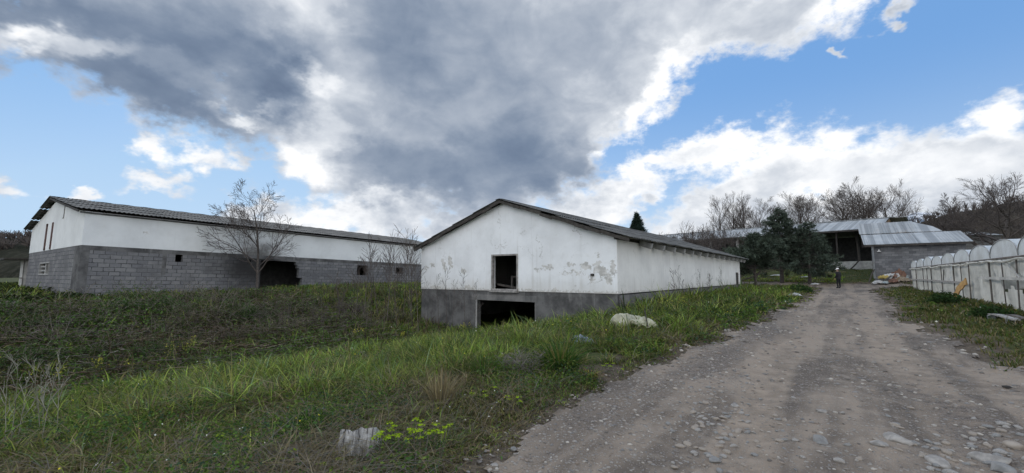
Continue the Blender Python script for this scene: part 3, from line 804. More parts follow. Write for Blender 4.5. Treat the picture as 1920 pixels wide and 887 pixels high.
mb.build('ridge_cap', M['roof_old'], ro)
mb = MB()
for (rp, ep, s) in ((r, e, 1), (r2, e2, -1)):
    a = Vector((rp[0], -.27, rp[1] - .06)); b = Vector((ep[0] - s * .03, -.27, ep[1] - .055))
    for k in range(11):                                 # ragged verge planks
        p, q = a.lerp(b, k / 11), a.lerp(b, (k + 1.04) / 11)
        zz = random.uniform(-.04, .03)
        mb.beam(p + Vector((0, random.uniform(-.02, .02), zz)), q + Vector((0, random.uniform(-.02, .02), zz + random.uniform(-.02, .02))), .05, .13 + random.uniform(-.02, .03), up=(0, 1, 0) if False else (0, 0, 1))
mb.build('verge_board', M['dark_wood'], ro)
mb = MB()
for s, ep in ((1, e), (-1, e2)):
    for k in range(7):
        t_ = (k + .35) / 7
        cx = WB / 2 + s * (WB / 2) * t_; cz = pz - (pz - ez) * t_
        mb.box((cx - .04, -.26, cz - .0), (cx + .04, LB + .2, cz + .075))
mb.build('purlins', M['dark_wood'], ro)
tail = MB(); tail.box((-.30, -.11, -.27), (.60, .11, -.03))
k0 = tail.build('rafter_tail', M['concrete'], barn)
s_, _ = b_side(1198, 460)
for k in range(15):
    o = k0 if k == 0 else k0.copy()
    if k: COL.objects.link(o); o.parent = barn
    o.location = (WB + .03, s_ + k * 1.62, ez + roof_lift - .03); o.rotation_euler = (0, math.atan(SL), 0)
mb = MB(); mb.box((WB + .02, -.25, ez - .14), (WB + .07, LB, ez - .02)); mb.build('eave_beam', M['dark_wood'], barn)
fr = MB(); fr.box((WB - .1, dy0, .5), (WB - .02, dy1, b_side(1382, 511)[1])); fr.build('side_door', M['dark_wood'], barn)
mb = MB(); a, b = b_front(1112, 515); mb.tube([(a, off + .1, b), (a, off - .12, b - .01)], .05, 8); mb.build('drain_pipe', M['dark_wood'], barn)

# ------------------------------------------------------------------ the block-based barn
Rc = at_depth(144.5, HOR, 20.0); Rc.z = 0
d2 = ray(1516, HOR); d2.z = 0; d2.normalize(); e2v = Vector((d2.y, -d2.x, 0))
WC = 13.3; LC = 25.0; TILT = radians(-1.15)
MC = frame_of(Rc, e2v, d2) @ Matrix.Rotation(TILT, 4, 'X'); iMC = MC.inverted()
nx_c = (MC.to_3x3() @ Vector((1, 0, 0))); ny_c = (MC.to_3x3() @ Vector((0, 1, 0)))
def c_front(px, py): p = iMC @ on_plane(px, py, Rc, ny_c); return p.x, p.z
def c_side(px, py): p = iMC @ on_plane(px, py, Rc, nx_c); return p.y, p.z
jc = c_side(148, 459)[1]; ec = c_side(150, 396)[1]
pc = c_front(103, 378)[1]
bbarn = thing('block_barn', 'long barn of bare grey concrete blocks below and white plaster above, behind the brambles', 'barn', Rc)
bbarn.rotation_euler = (frame_of((0, 0, 0), e2v, d2) @ Matrix.Rotation(TILT, 4, 'X')).to_euler()
cz0 = -.9
op0, _ = c_side(488, 512); op1, opz = c_side(555, 491); opm, _ = c_side(561, 500)
holes = [(op0, op1, cz0, opz), (op0, opm, cz0, opz - .42), (op0, opm + .25, cz0, opz - 1.05), (op0, op1 + .12, cz0, opz - .2)]
for (a, b, c, d) in ((328, 343, 491, 478), (669, 690, 516, 498), (742, 757, 513, 502)):
    y0, z0 = c_side(a, b if False else c); y1, z1 = c_side(b, d)
    holes.append((y0, y1, z0, z1))
y0v, z0v = c_side(466, 495); y1v, z1v = c_side(473, 487); holes.append((y0v, y1v, z0v, z1v))
tx, tz = c_side(490, 480)
M['blocks'] = m_blocks('concrete_blocks', soot_and_dark=[(tx - .3, jc - .7, 2.6, 1.9, .92), (.5, 0, 1.2, .8, .35)])  # first ellipse is soot; the second only darkens the near corner's foot
M['c_white'] = m_plaster('aged_limewash', (.70, .715, .715), [(tx - .2, jc + .25, 2.0, .85, 0, .55), (2.3, jc + .8, .12, .08, 0, 1.2)], None, .30)
m_ = M['c_white']; t = NT(m_.node_tree)                 # smoke stain above the burnt opening
pr = [n for n in t.n if n.type == 'BSDF_PRINCIPLED'][0]
src = pr.inputs['Base Color'].links[0].from_socket
uvn = uv_co(t)
se = t.ss(t.math('ADD', t.ell(uvn, tx - .2, jc + .1, 2.1, 1.15), t.math('MULTIPLY', t.math('SUBTRACT', t.noise(uvn, 1.6, 5, .6), .5), 1.1)), 0, .9)
t.l.new(t.mix(t.math('MULTIPLY', se, .8), src, (.07, .065, .06)), pr.inputs['Base Color'])
mb = MB()
fh = []
y0w, zt = c_front(76, 493); y1w, zb = c_front(90.5, 515)
fh.append((y0w, y1w, zb, zt))
mb.wall((0, 0, 0), (1, 0, 0), (0, -1, 0), -WC, 0, cz0, jc, .25, fh)
mb.wall((0, 0, 0), (0, 1, 0), (1, 0, 0), .002, LC, cz0, jc, .25, holes)
mb.wall((-WC, 0, 0), (0, 1, 0), (-1, 0, 0), .002, LC, cz0, jc, .25)
mb.wall((0, LC, 0), (1, 0, 0), (0, 1, 0), -WC, 0, cz0, jc, .25)
mb.build('block_wall', M['blocks'], bbarn)
pil = MB(); ax, _ = c_front(137, 500); pil.box((ax, -.012, cz0), (.012, .3, jc - .004)); 
ya, _ = c_side(303, 500); yb, _ = c_side(311, 500); pil.box((-.1, ya, c_side(308, 515)[1]), (.014, yb, jc - .004))
pil.box((-.2, .31, jc - .22), (.010, LC, jc - .004))
pil.build('concrete_pillar', M['cement'], bbarn)
mb = MB()
ww = []
for (a, b, c, d) in ((84.5, 90, 468, 421), (94, 102, 467, 418)):
    x0, z0 = c_front(a, c); x1, z1 = c_front(b, d); ww.append((x0, x1, jc + .06, z1))
mb.wall((0, -.02, 0), (1, 0, 0), (0, -1, 0), -WC, .016, jc + .003, ec, .25, ww)
for yy, s in ((-.02, 1), (.23, -1)):
    tri = [(-WC, yy, ec), (.016, yy, ec), (-WC / 2, yy, pc)]
    mb.poly(tri if s == 1 else tri[::-1])
mb.wall((.02, 0, 0), (0, 1, 0), (1, 0, 0), -.018, LC, jc, ec + .03, .25)
mb.wall((-WC - .02, 0, 0), (0, 1, 0), (-1, 0, 0), -.018, LC, jc, ec, .25)
mb.wall((0, LC + .02, 0), (1, 0, 0), (0, 1, 0), -WC, 0, jc, ec, .25)
for yy, s in ((LC + .02, -1), (LC - .23, 1)):
    tri = [(-WC, yy, ec), (0, yy, ec), (-WC / 2, yy, pc)]
    mb.poly(tri if s == 1 else tri[::-1])
mb.build('plaster_wall', M['c_white'], bbarn)
for w in ww:
    wo = window_frame(bbarn, 'gable_window', (w[0] - .03, -.05, w[2] - .03), (1, 0, 0), (0, -1, 0), w[1] - w[0] + .06, w[3] - w[2] + .06, .16, .14, M['red_frame'])
    g = MB(); g.box((w[0] + .05, .08, w[2]), (w[1] - .05, .1, w[3])); g.build('shutter', M['red_frame'], wo)
fwin = window_frame(bbarn, 'block_window', (y0w - .02, -.03, zb - .02), (1, 0, 0), (0, -1, 0), y1w - y0w + .04, zt - zb + .04, .08, .2, M['concrete'])
mb = MB(); cxw = (y0w + y1w) / 2 + .15; mb.box((cxw - .12, .02, zb + .06), (cxw + .12, .1, zt - .06)); 
for k in range(2): zz = zb + (zt - zb) * (k + 1) / 3; mb.box((y0w + .06, .03, zz - .04), (cxw - .121, .1, zz + .04))
mb.build('window_bar', M['concrete'], fwin)
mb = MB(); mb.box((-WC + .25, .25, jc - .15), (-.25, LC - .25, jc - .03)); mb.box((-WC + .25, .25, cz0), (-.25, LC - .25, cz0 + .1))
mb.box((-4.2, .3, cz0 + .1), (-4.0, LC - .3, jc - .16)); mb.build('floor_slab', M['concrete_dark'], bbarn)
SC = (pc - ec) / (WC / 2)
roofc = MB()
rr = (-WC / 2, pc + .12); re_ = (.32, ec + .11 - SC * .32)
corr_slope(roofc, MC, -.35, LC + .3, rr, re_, 4, amp=.02, jitter=.005, drop={(3, 0): (-.12, -.01), (1, 1): (.05, -.01), (3, 9): (.06, .0)})
rl_ = (-WC - .55, ec + .08 - SC * .55)
corr_slope(roofc, MC, -.35, LC + .3, rr, rl_, 3, jitter=.02, drop={(0, 0): (.0, -.02), (1, 0): (.05, .03), (2, 0): (.10, .07), (1, 1): (.05, .0)}, sheet=1.3)
rc = roofc.build('roof', M['roof_old'], bbarn, smooth=True)
mb = MB()
mb.corr(Vector((-WC / 2 - .25, -.3, pc + .15)), (0, 1, 0), (.25, 0, .035), LC + .6, .26, 1.0, .012, 1)
mb.corr(Vector((-WC / 2, -.3, pc + .195)), (0, 1, 0), (.25, 0, -.035), LC + .6, .26, 1.0, .012, 1)
mb.build('ridge_cap', M['roof_old'], rc)
mb = MB()
for s, n_ in ((1, 6), (-1, 6)):
    for k in range(n_):
        t_ = (k + .4) / n_; cx = -WC / 2 + s * WC / 2 * t_; cz = pc - (pc - ec) * t_
        mb.box((cx - .05, -.22, cz + .005), (cx + .05, LC + .2, cz + .075))
mb.build('purlins', M['dark_wood'], rc)
mb = MB(); mb.beam((-WC / 2, -.3, pc + .05), (re_[0], -.3, re_[1] - .07), .05, .10); mb.build('verge_board', M['dark_wood'], rc)
mb = MB(); mb.box((.02, -.2, ec - .07), (.08, LC, ec - .0)); mb.build('eave_beam', M['concrete_dark'], bbarn)
# downpipe scar on the gable, small lean-to shack behind the barn's far corner
mb = MB(); xa, za = c_front(121, 408); xb, zb_ = c_front(122, 380); mb.box((xa - .02, -.05, za), (xa + .02, -.022, zb_)); mb.box((xa - .25, -.05, za - .04), (xa - .021, -.022, za)); mb.build('conduit', M['grey_wood'], bbarn)
pS = at_depth(38, HOR, 28.5); gS = height(pS.x, pS.y)
zt_ = at_depth(40, 488, 28.5).z
shack = thing('tin_shack', 'small pale tin shack with a dark flat roof beyond the block barn', 'shack', (pS.x, pS.y, gS), atan2(e2v.y, e2v.x))
mb = MB(); mb.wall((-.35, 0, 0), (1, 0, 0), (0, -1, 0), 0, 1.1, -.4, zt_ - gS, .06); mb.wall((-.35, 0, 0), (0, 1, 0), (-1, 0, 0), .002, 3, -.4, zt_ - gS, .06); mb.wall((.75, 0, 0), (0, 1, 0), (1, 0, 0), .002, 3, -.4, zt_ - gS, .06)
mb.build('wall', M['pale_concrete'], shack)
mb = MB(); mb.box((-.9, -.9, zt_ - gS + .003), (1.2, 3.2, zt_ - gS + .1)); mb.build('roof', M['dark_wood'], shack)
mb = MB(); mb.box((-.36, -.03, (zt_ - gS) * .42), (.76, -.002, (zt_ - gS) * .42 + .06)); mb.build('rail', M['dark_wood'], shack)
# ------------------------------------------------------------------ greenhouse: a row of joined film tunnels
U_G = 4.9
gx_, gy_ = uv2xy(U_G, 0); G0 = Vector((gx_, gy_, 0))
def g_v(px): return (xy2uv(*on_plane(px, HOR, G0, EV)[:2]))[1]
v_far = g_v(1709.5); v_near = g_v(1861.2); BAY = (v_far - v_near) / 7
NB = 10                                                # bays from the far end to just past the frame
Z_SP, RISE, DEEP = 2.27, .56, 26.0
gz = float(height_uv(U_G, v_far)[0])
ox, oy = uv2xy(U_G, v_far)
gh = thing('greenhouse', 'long row of joined white film greenhouse tunnels with dusty plastic walls beside the road', 'greenhouse', (ox, oy, 0), atan2(-DV.y, -DV.x))
# own axes: x runs back towards the camera along the road, y away from the road is -y here
iG = (Matrix.Translation((ox, oy, 0)) @ Matrix.Rotation(atan2(-DV.y, -DV.x), 4, 'Z')).inverted()
sy = 1 if (iG.to_3x3() @ EV).y > 0 else -1              # sign of "behind the wall" in own y
M['film_wall'] = m_film('dusty_wall_film', .95, .04, (.82, .80, .74))
M['film_roof'] = m_film('roof_film', .3, .05, (.74, .78, .81))
M['film_end'] = m_film('end_film', .55, .14, (.82, .84, .84))
M['post_wood'] = simple_mat('greenhouse_post', (.07, .06, .055), (.17, .15, .135), 6)
def gground(xx): return float(height_uv(U_G, v_far - xx)[0])
def arch(t): return (.5 - .5 * cos(pi * t)), sin(pi * t) ** .82
for b in range(NB):
    x0 = b * BAY; x1 = x0 + BAY
    mb = MB(); nz, nxx = 16, 22
    zb = min(gground(x0), gground(x1)) - .1
    hole = b in (7, 8, 9)
    k = 0
    P = {}
    for i in range(nxx + 1):
        for j in range(nz + 1):
            xx = x0 + (x1 - x0) * i / nxx; zz = zb + (Z_SP - zb) * j / nz
            bul = (float(fbm(xx * 1.6 + 3, zz * 1.9, 51)) - .5) * .30 * sin(pi * j / nz) + (float(fbm(xx * 7, zz * 1.2 + xx, 52)) - .5) * .09
            P[i, j] = len(mb.v); mb.v.append((xx, -sy * bul, zz))
    for i in range(nxx):
        for j in range(nz):
            zz = zb + (Z_SP - zb) * (j + .5) / nz; xx = x0 + (x1 - x0) * (i + .5) / nxx
            if hole and 1.12 + .1 * sin(xx * 3) < zz < 1.50 and (xx - 7 * BAY) > .9: continue
            mb.f.append((P[i, j], P[i + 1, j], P[i + 1, j + 1], P[i, j + 1])); mb.m.append(0)
    mb.build('wall_film', M['film_wall'], gh, smooth=True)
    na = 14
    pts = [(x0 + BAY * arch(i / na)[0], Z_SP + .03 + (RISE + .07 * ((b * 7) % 3 - 1) * .5 + (.07 if b >= 6 else 0)) * arch(i / na)[1]) for i in range(na + 1)]
    mb = MB(); mb.poly([(p[0], 0, p[1]) for p in pts] if sy > 0 else [(p[0], 0, p[1]) for p in pts[::-1]])
    mb.build('tunnel_end', M['film_end'], gh)
    mb = MB(); ny = 12
    for j in range(ny + 1):
        for i, p in enumerate(pts):
            sag = .02 * sin(j * 2.2 + b) * sin(pi * i / na)
            mb.v.append((p[0], sy * (.012 + DEEP * j / ny), p[1] + sag + .004))
    for j in range(ny):
        for i in range(na):
            a = j * (na + 1) + i; mb.f.append((a, a + 1, a + na + 2, a + na + 1)); mb.m.append(0)
    mb.build('tunnel_cover', M['film_roof'], gh, smooth=True)
    mb = MB(); mb.tube([(p[0], -sy * .02, p[1] + .01) for p in pts], .018, 6); mb.build('hoop', M['concrete'], gh)
    mb = MB(); mb.box((x0, -.05, Z_SP - .03), (x1 - .01, .05, Z_SP + .02)); mb.build('gutter_board', M['post_wood'], gh)
    for s, f in enumerate((0.0, .5) if b in (2, 5, 7) else (0.0,)):
        px_ = x0 + BAY * f + .02; zz = gground(px_)
        mb = MB(); lean = random.uniform(-.16, .16)
        mb.beam((px_ + lean, -sy * .10, zz - .2), (px_, -sy * .075, Z_SP - .04),   .05 if b % 2 else .035, .05) if f == 0 else mb.beam((px_ + lean, -sy * .085, zz - .2), (px_, -sy * .075, Z_SP - .04), .03, .03)
        mb.build('post', M['post_wood'], gh)
    # loose gathered film along the gutter
    mb = MB(); n = 20; ring = []
    for i in range(n + 1):
        xx = x0 + BAY * i / n; r = .02 + .045 * float(vnoise(xx * 4, b, 61)); dz = .05 * float(vnoise(xx * 3, 3, 62)) + (.06 * sin(pi * i / n) if b % 2 else 0)
        ring.append(((xx, -sy * .13, Z_SP - .06 - dz), r))
    mb.tube([p for p, _ in ring], [r for _, r in ring], 6); mb.build('film_roll', M['film_wall'], gh, smooth=True)
mb = MB(); zr = gground(0) + .70
for a, c, z0_, z1_ in ((0, 3.2, zr + .06, zr + .03), (3.1, 5.9, zr + .03, zr - .02)): mb.beam((a * BAY, -sy * .16, z0_), (c * BAY, -sy * .17, z1_), .05, .09)
mb.build('rail', M['grey_wood'], gh)
mb = MB(); mb.beam((7 * BAY - 1.2, -sy * .17, 1.53), (NB * BAY, -sy * .17, 1.50), .05, .09); mb.build('rail', M['pale_concrete'], gh)
for (xa, za, xb, zb_) in ((7 * BAY + 2.2, Z_SP - .1, 8 * BAY + .4, 1.55), (8 * BAY + 1.1, Z_SP - .1, 8 * BAY + 3.1, 1.5), (4 * BAY + 1.2, Z_SP - .3, 4 * BAY + .8, 1.3)):
    mb = MB(); mb.beam((xa, -sy * .12, za), (xb, -sy * .13, zb_), .03, .05); mb.build('brace', M['pale_concrete'] if za > 2.1 else M['dark_wood'], gh)
mb = MB()
xs = 5 * BAY + .3
for j in range(7):
    mb.v += [(xs - .06 - j * .10, -sy * (.16 + .03 * sin(j)), Z_SP - .12 - j * .12), (xs + .16 - j * .085 - (.1 if j == 6 else 0), -sy * (.18 + .03 * cos(j * 2)), Z_SP - .1 - j * .11)]
for j in range(6): mb.f.append((2 * j, 2 * j + 1, 2 * j + 3, 2 * j + 2)); mb.m.append(0)
mb.build('torn_strip', M['film_roof'], gh, smooth=True)
mb = MB(); mb.wall((0, 0, 0), (0, 1, 0), (-1, 0, 0), .02 if sy > 0 else -DEEP, DEEP if sy > 0 else -.02, gz - .2, Z_SP, .01); mb.build('end_wall_film', M['film_wall'], gh)

# ------------------------------------------------------------------ open cattle shed with a zinc roof
S0 = at_depth(1654, HOR, 50); S0.z = 0
sx = ray(250, HOR); sx.z = 0; sx.normalize()           # along the eave, away to the left
sb = Vector((-sx.y, sx.x, 0)); sb = sb if sb.y > 0 else -sb
iS = frame_of(S0, sx, sb).inverted()
def s_front(px, py): p = iS @ on_plane(px, py, S0, sb); return p.x, p.z
LS, DS = 40.0, 12.0
ze = .5 * (s_front(1300, 451)[1] + s_front(1600, 430)[1]); zrd = ze + 1.75
zb_s = s_front(1600, 505)[1]; zw = s_front(1600, 490)[1]
shed = thing('open_shed', 'long open fronted shed with pale zinc roof and dark interior behind the conifers', 'shed', S0, atan2(sx.y, sx.x))
# own frame: x along the eave (to the left), depth goes to -y or +y
rot = Matrix.Rotation(atan2(sx.y, sx.x), 4, 'Z'); yd = 1 if (rot.inverted() @ sb).y > 0 else -1
Y = lambda d: yd * d
def slab(mb, pts, th):
    n = (Vector(pts[1]) - Vector(pts[0])).cross(Vector(pts[2]) - Vector(pts[0])).normalized()
    if n.z < 0: pts = pts[::-1]; n = -n
    lo = [Vector(p) - n * th for p in pts]
    mb.poly(pts); mb.poly(lo[::-1])
    for i in range(len(pts)):
        j = (i + 1) % len(pts); mb.poly((pts[i], lo[i], lo[j], pts[j]))
def ribbed(mb, o, along, down, W, L, th=.03, pitch=.5, rib=.035):
    """trapezoid-ribbed zinc sheet with real ribs"""
    o = Vector(o); al = Vector(along).normalized(); dn = Vector(down).normalized(); up = al.cross(dn)
    if up.z < 0: up = -up
    slab(mb, [o, o + al * W, o + al * W + dn * L, o + dn * L], th)
    for i in range(int(W / pitch) + 1):
        a = o + al * (i * pitch) + up * (rib * .5 + .002)
        mb.beam(a, a + dn * L, .05, rib, up=up)
mb = MB(); sl = Vector((0, Y(DS / 2 + .6), zrd - ze)).normalized()
ribbed(mb, (-.3, Y(DS / 2), zrd), (1, 0, 0), (0, -Y(DS / 2 + .6), -(zrd - ze)), LS + 1, math.hypot(DS / 2 + .6, zrd - ze), pitch=1.0)
ribbed(mb, (-1.9, Y(DS / 2 + .02), zrd), (1, 0, 0), (0, Y(DS / 2 + .6), -(zrd - ze)), LS + 1, math.hypot(DS / 2 + .6, zrd - ze), pitch=1.0)
sroof = mb.build('roof', M['roof_zinc'], shed)
mb = MB(); mb.box((-.85, Y(DS / 2) - .18, zrd + .02), (LS + .3, Y(DS / 2) + .18, zrd + .09)); mb.build('ridge_cap', M['roof_zinc'], sroof)
mb = MB(); mb.box((-.8, Y(-.62) - .03, ze - .22), (LS + .2, Y(-.62) + .03, ze - .045)); mb.build('fascia', M['dark_wood'], sroof)
mb = MB(); mb.poly([(-.3, Y(.0), ze - .3), (-.3, Y(DS), ze - .3), (-.3, Y(DS), ze), (-.3, Y(DS / 2), zrd - .08), (-.3, 0, ze)]); mb.poly([(-.35, Y(.0), ze - .3), (-.35, Y(DS), ze - .3), (-.35, Y(DS), ze), (-.35, Y(DS / 2), zrd - .08), (-.35, 0, ze)][::-1])
mb.build('gable_board', M['brown_wood'], shed)
for i in range(11):
    mb = MB(); x_ = .2 + i * 3.9; w3 = .16 if i > 3 else .08; mb.box((x_ - w3, Y(.2) - w3, zb_s - 1.5), (x_ + w3, Y(.2) + w3, ze - .23)); mb.build('post', M['concrete'] if i > 3 else M['dark_wood'], shed)  # first posts take a dark colour for the shade of the opening
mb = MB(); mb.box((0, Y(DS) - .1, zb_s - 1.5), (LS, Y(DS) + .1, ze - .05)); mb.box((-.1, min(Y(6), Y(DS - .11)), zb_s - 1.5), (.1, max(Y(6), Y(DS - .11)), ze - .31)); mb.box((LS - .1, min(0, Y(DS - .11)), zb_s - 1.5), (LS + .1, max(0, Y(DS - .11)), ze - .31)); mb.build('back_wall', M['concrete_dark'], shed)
mb = MB(); xw0 = .37; xw1 = s_front(1528, 495)[0]
mb.box((xw0, Y(.0) - .1, zb_s - 1.2), (xw1, Y(.0) + .1, zw)); mb.build('low_wall', M['pale_concrete'], shed)
for i in range(4):
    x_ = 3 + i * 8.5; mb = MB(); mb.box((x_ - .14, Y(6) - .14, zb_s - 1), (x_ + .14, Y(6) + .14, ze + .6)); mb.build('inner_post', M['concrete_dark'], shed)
mb = MB(); mb.beam((s_front(1606, 470)[0], Y(1.2), zb_s + .6), (s_front(1600, 470)[0], Y(2.0), zb_s + 4.2), .12, .12); mb.build('leaning_post', M['dark_wood'], shed)  # dark colour carries the opening's shade, like the first posts

# ------------------------------------------------------------------ grey block storehouse with lean-to zinc roofs
K0 = at_depth(1643, HOR, 42); K0.z = 0
iK = frame_of(K0, EV, DV).inverted()
def k_front(px, py): p = iK @ on_plane(px, py, K0, DV); return p.x, p.z
zk = k_front(1643, 523)[1]; zke = k_front(1643, 459.5)[1]
WK = k_front(1812, 470)[0]; DK = 4.2
kk = thing('storehouse', 'grey block storehouse with two stepped zinc roofs and a steel door by the rubbish heap', 'storehouse', K0, atan2(EV.y, EV.x))
M['store_blocks'] = m_blocks('store_blocks', (.105, .108, .116), (.22, .222, .23), (.085, .085, .09), .5, .22, .018)
mb = MB(); zlo = zk - 1.2
mb.wall((0, 0, 0), (1, 0, 0), (0, -1, 0), 0, WK, zlo, zke, .2)
mb.wall((WK, 0, 0), (0, 1, 0), (1, 0, 0), .002, DK, zlo, zke + .1, .2)
d0 = (.5, 3.1, zk + .05, zke - .25)
mb.wall((0, 0, 0), (0, 1, 0), (-1, 0, 0), .002, DK, zlo, zke + .1, .2, [d0])
mb.wall((0, DK, 0), (1, 0, 0), (0, 1, 0), .0, WK, zlo, zke + .6, .2)
mb.build('block_wall', M['store_blocks'], kk)
for a in (d0[0], (d0[0] + d0[1]) / 2 + .02):
    mb = MB(); mb.box((-.03, a, d0[2]), (.03, a + (d0[1] - d0[0]) / 2 - .03, d0[3])); dd_ = mb.build('door', M['steel_door'], kk)
    mb = MB(); mb.beam((-.045, a + .05, d0[2] + .1), (-.045, a + 1.2, d0[3] - .1), .04, .03); mb.box((-.05, a + .02, (d0[2] + d0[3]) / 2), (-.031, a + 1.24, (d0[2] + d0[3]) / 2 + .08)); mb.build('bar', M['grey_wood'], dd_)
cy, cz = k_front(1648, 471)
mb = MB(); mb.box((cy - .14, -.32, cz - .05), (cy + .14, -.002, cz + .0)); mb.box((cy - .03, -.12, cz + .001), (cy + .03, -.002, cz + .16)); mb.build('wall_lamp', M['white_paint'], kk)
def px_on(px, py, y): p = iK @ on_plane(px, py, K0 + DV * y, DV); return p
a = px_on(1622.5, 459, -.55); zf = a.z; c1 = px_on(1612, 441, 4.0); zbk = c1.z
x0r = .5 * (a.x + c1.x); x1r = px_on(1826, 458, -.55).x
mb = MB(); ribbed(mb, (x0r, 4.0, zbk), (1, 0, 0), (0, -4.55, zf - zbk), x1r - x0r, math.hypot(4.55, zbk - zf), pitch=.8)
r1 = mb.build('roof', M['roof_zinc'], kk)
mb = MB(); mb.box((x0r + .05, -.5, zf - .2), (x1r - .05, -.44, zf - .04)); mb.build('fascia', M['dark_wood'], r1)
a = px_on(1612, 439.5, 4.1); c1 = px_on(1616, 420, 7.6); x2 = px_on(1768, 436, 4.1).x
mb = MB(); ribbed(mb, (a.x, 7.6, c1.z), (1, 0, 0), (0, -3.5, a.z - c1.z), (x2 - a.x) * .72, math.hypot(3.5, c1.z - a.z), pitch=.62)
r2_ = mb.build('upper_roof', M['roof_zinc_rust'], kk)
mb = MB(); w_ = (x2 - a.x)
slab(mb, [(a.x + w_ * .72 + .01, 4.1, a.z), (a.x + w_, 4.3, a.z), (a.x + w_ * .93, 6.0, a.z + (c1.z - a.z) * .45), (a.x + w_ * .72 + .01, 7.4, c1.z - .1)], .04)
mb.build('roof_end', M['roof_zinc'], r2_)
mb = MB(); mb.box((a.x + .1, 4.22, zke), (x2 - .1, 4.4, a.z - .05)); mb.build('upper_wall', M['dark_wood'], kk)
# dark low outbuilding further right
p = at_depth(1740, HOR, 58); w_p = at_depth(1885, HOR, 58)
zt1 = at_depth(1800, 441, 58).z; zt0 = at_depth(1800, 437, 61).z
outb = thing('outbuilding', 'low dark outbuilding with thin zinc roof between the storehouse and the wooded hill', 'outbuilding', (p.x, p.y, 0), 0)
mb = MB(); mb.box((0, 0, 0), (w_p.x - p.x, 3, zt1 - .02)); mb.build('wall', M['concrete_dark'], outb)
mb = MB(); ribbed(mb, (-.3, 3.2, zt0 + .2), (1, 0, 0), (0, -3.6, zt1 - zt0 - .2), w_p.x - p.x + .6, 3.63, pitch=.8); mb.build('roof', M['roof_zinc'], outb)

# ------------------------------------------------------------------ boards, stones, rubbish
def rough_board(name, label, cat, p, q, w, th, mat, seed, jag=.06, group=None, nrm=(0, 0, 1), n=9):
    """split, weathered board from p to q with ragged edges"""
    p = Vector(p); q = Vector(q); d = (q - p).normalized(); s = d.cross(Vector(nrm)).normalized(); up = s.cross(d).normalized()
    r = random.Random(seed); mb = MB(); L = (q - p).length
    for i in range(n + 1):
        t_ = i / n; c = d * (L * t_) + up * (.02 * sin(t_ * 5 + seed))
        a = w / 2 + r.uniform(-jag, jag) * .5; b = w / 2 + r.uniform(-jag, jag) * .5
        for (ss_, uu) in ((-a, -th / 2), (b, -th / 2), (b, th / 2), (-a, th / 2)): mb.v.append(tuple(c + s * ss_ + up * uu))
    for i in range(n):
        for j in range(4): a = i * 4 + j; b = i * 4 + (j + 1) % 4; mb.f.append((a, b, b + 4, a + 4)); mb.m.append(0)
    mb.f += [(3, 2, 1, 0), tuple(n * 4 + j for j in range(4))]; mb.m += [0, 0]
    o = mb.build(name, mat); o.location = p
    return tag(o, label, cat, group)
M['ochre_board'] = simple_mat('ochre_plywood', (.30, .17, .06), (.45, .28, .11), 5)
bp = on_plane(1785, 556, G0 - EV * .5, EV); bq = on_plane(1811, 526, G0 - EV * .22, EV)
bp.z = height(bp.x, bp.y) + .0
rough_board('board', 'ragged ochre board leaning against the greenhouse film wall', 'board', bp, bq, .34, .045, M['ochre_board'], 5, .12, nrm=tuple(-EV))
p1 = on_ground(1858, 599); p2 = on_ground(1905, 610); p3 = on_ground(1893, 600); p4 = on_ground(1930, 606)
up_ = Vector((0, 0, .16))
rough_board('plank', 'grey timber plank raised on a block, the longer of the pair below the greenhouse', 'plank', p1 + up_, p2 + up_, .16, .04, M['grey_wood'], 6, .02)
rough_board('plank', 'pale plank lying behind the longer one, nearest the greenhouse wall', 'plank', p3 + up_ * .8, p4 + up_ * .8, .14, .04, M['post_wood'], 7, .02)
for (pp, lab) in ((p1.lerp(p2, .08), 'small rough concrete block under the near end of the grey plank'), (p2.lerp(p1, .12), 'larger rough concrete block under the end of the grey plank'), (p3.lerp(p4, .55), 'rough concrete block under the pale plank')):
    mb = MB(); mb.box((-.1, -.09, -.08), (.1, .09, .135)); o = mb.build('concrete_block', M['concrete'], None); o.location = (pp.x, pp.y, height(pp.x, pp.y)); o.rotation_euler = (0, 0, random.uniform(0, 3)); tag(o, lab, 'block')
    bv = o.modifiers.new('bevel', 'BEVEL'); bv.width = .015; bv.segments = 2

def crumple(name, label, cat, at_, sx_, sy_, h, mat, seed, n=22, rot=0.0, group=None, fold=1.0, dome=1.0, thick=.006):
    """crumpled sheet: creased, domed, with a ragged outline"""
    V = []; F = []
    for i in range(n + 1):
        for j in range(n + 1):
            a, b = i / n * 2 - 1, j / n * 2 - 1
            rr_ = 1 + (float(fbm(a * 1.5 + seed, b * 1.5, seed, 3)) - .5) * .7
            x_, y_ = a * sx_ * rr_ / 2, b * sy_ * rr_ / 2
            crease = abs(float(vnoise(a * 2.2 + seed, b * 2.2, seed + 1)) - .5) * 2
            crease2 = abs(float(vnoise(a * 5 + seed, b * 5, seed + 2)) - .5) * 2
            e = max(0, 1 - max(abs(a), abs(b)) ** 3)
            z_ = h * (dome * e * (.80 + .20 * sin(2.3 * a + seed)) * (1 - .3 * crease) + fold * .35 * crease2 * (1 - .5 * e) + .0)
            V.append((x_, y_, z_))
    for i in range(n):
        for j in range(n): a = i * (n + 1) + j; F.append((a, a + n + 1, a + n + 2, a + 1))
    me = bpy.data.meshes.new(name); me.from_pydata(V, [], F); me.materials.append(mat)
    o = bpy.data.objects.new(name, me); COL.objects.link(o); o.location = at_; o.rotation_euler = (0, 0, rot)
    so = o.modifiers.new('thickness', 'SOLIDIFY'); so.thickness = thick
    return tag(o, label, cat, group)
M['cream_plastic'] = simple_mat('cream_tarpaulin', (.22, .215, .155), (.42, .415, .31), 4, .5, bstr=.1, spec=.4)
M['blue_rag'] = simple_mat('blue_grey_cloth', (.10, .13, .17), (.30, .34, .38), 7, .9)
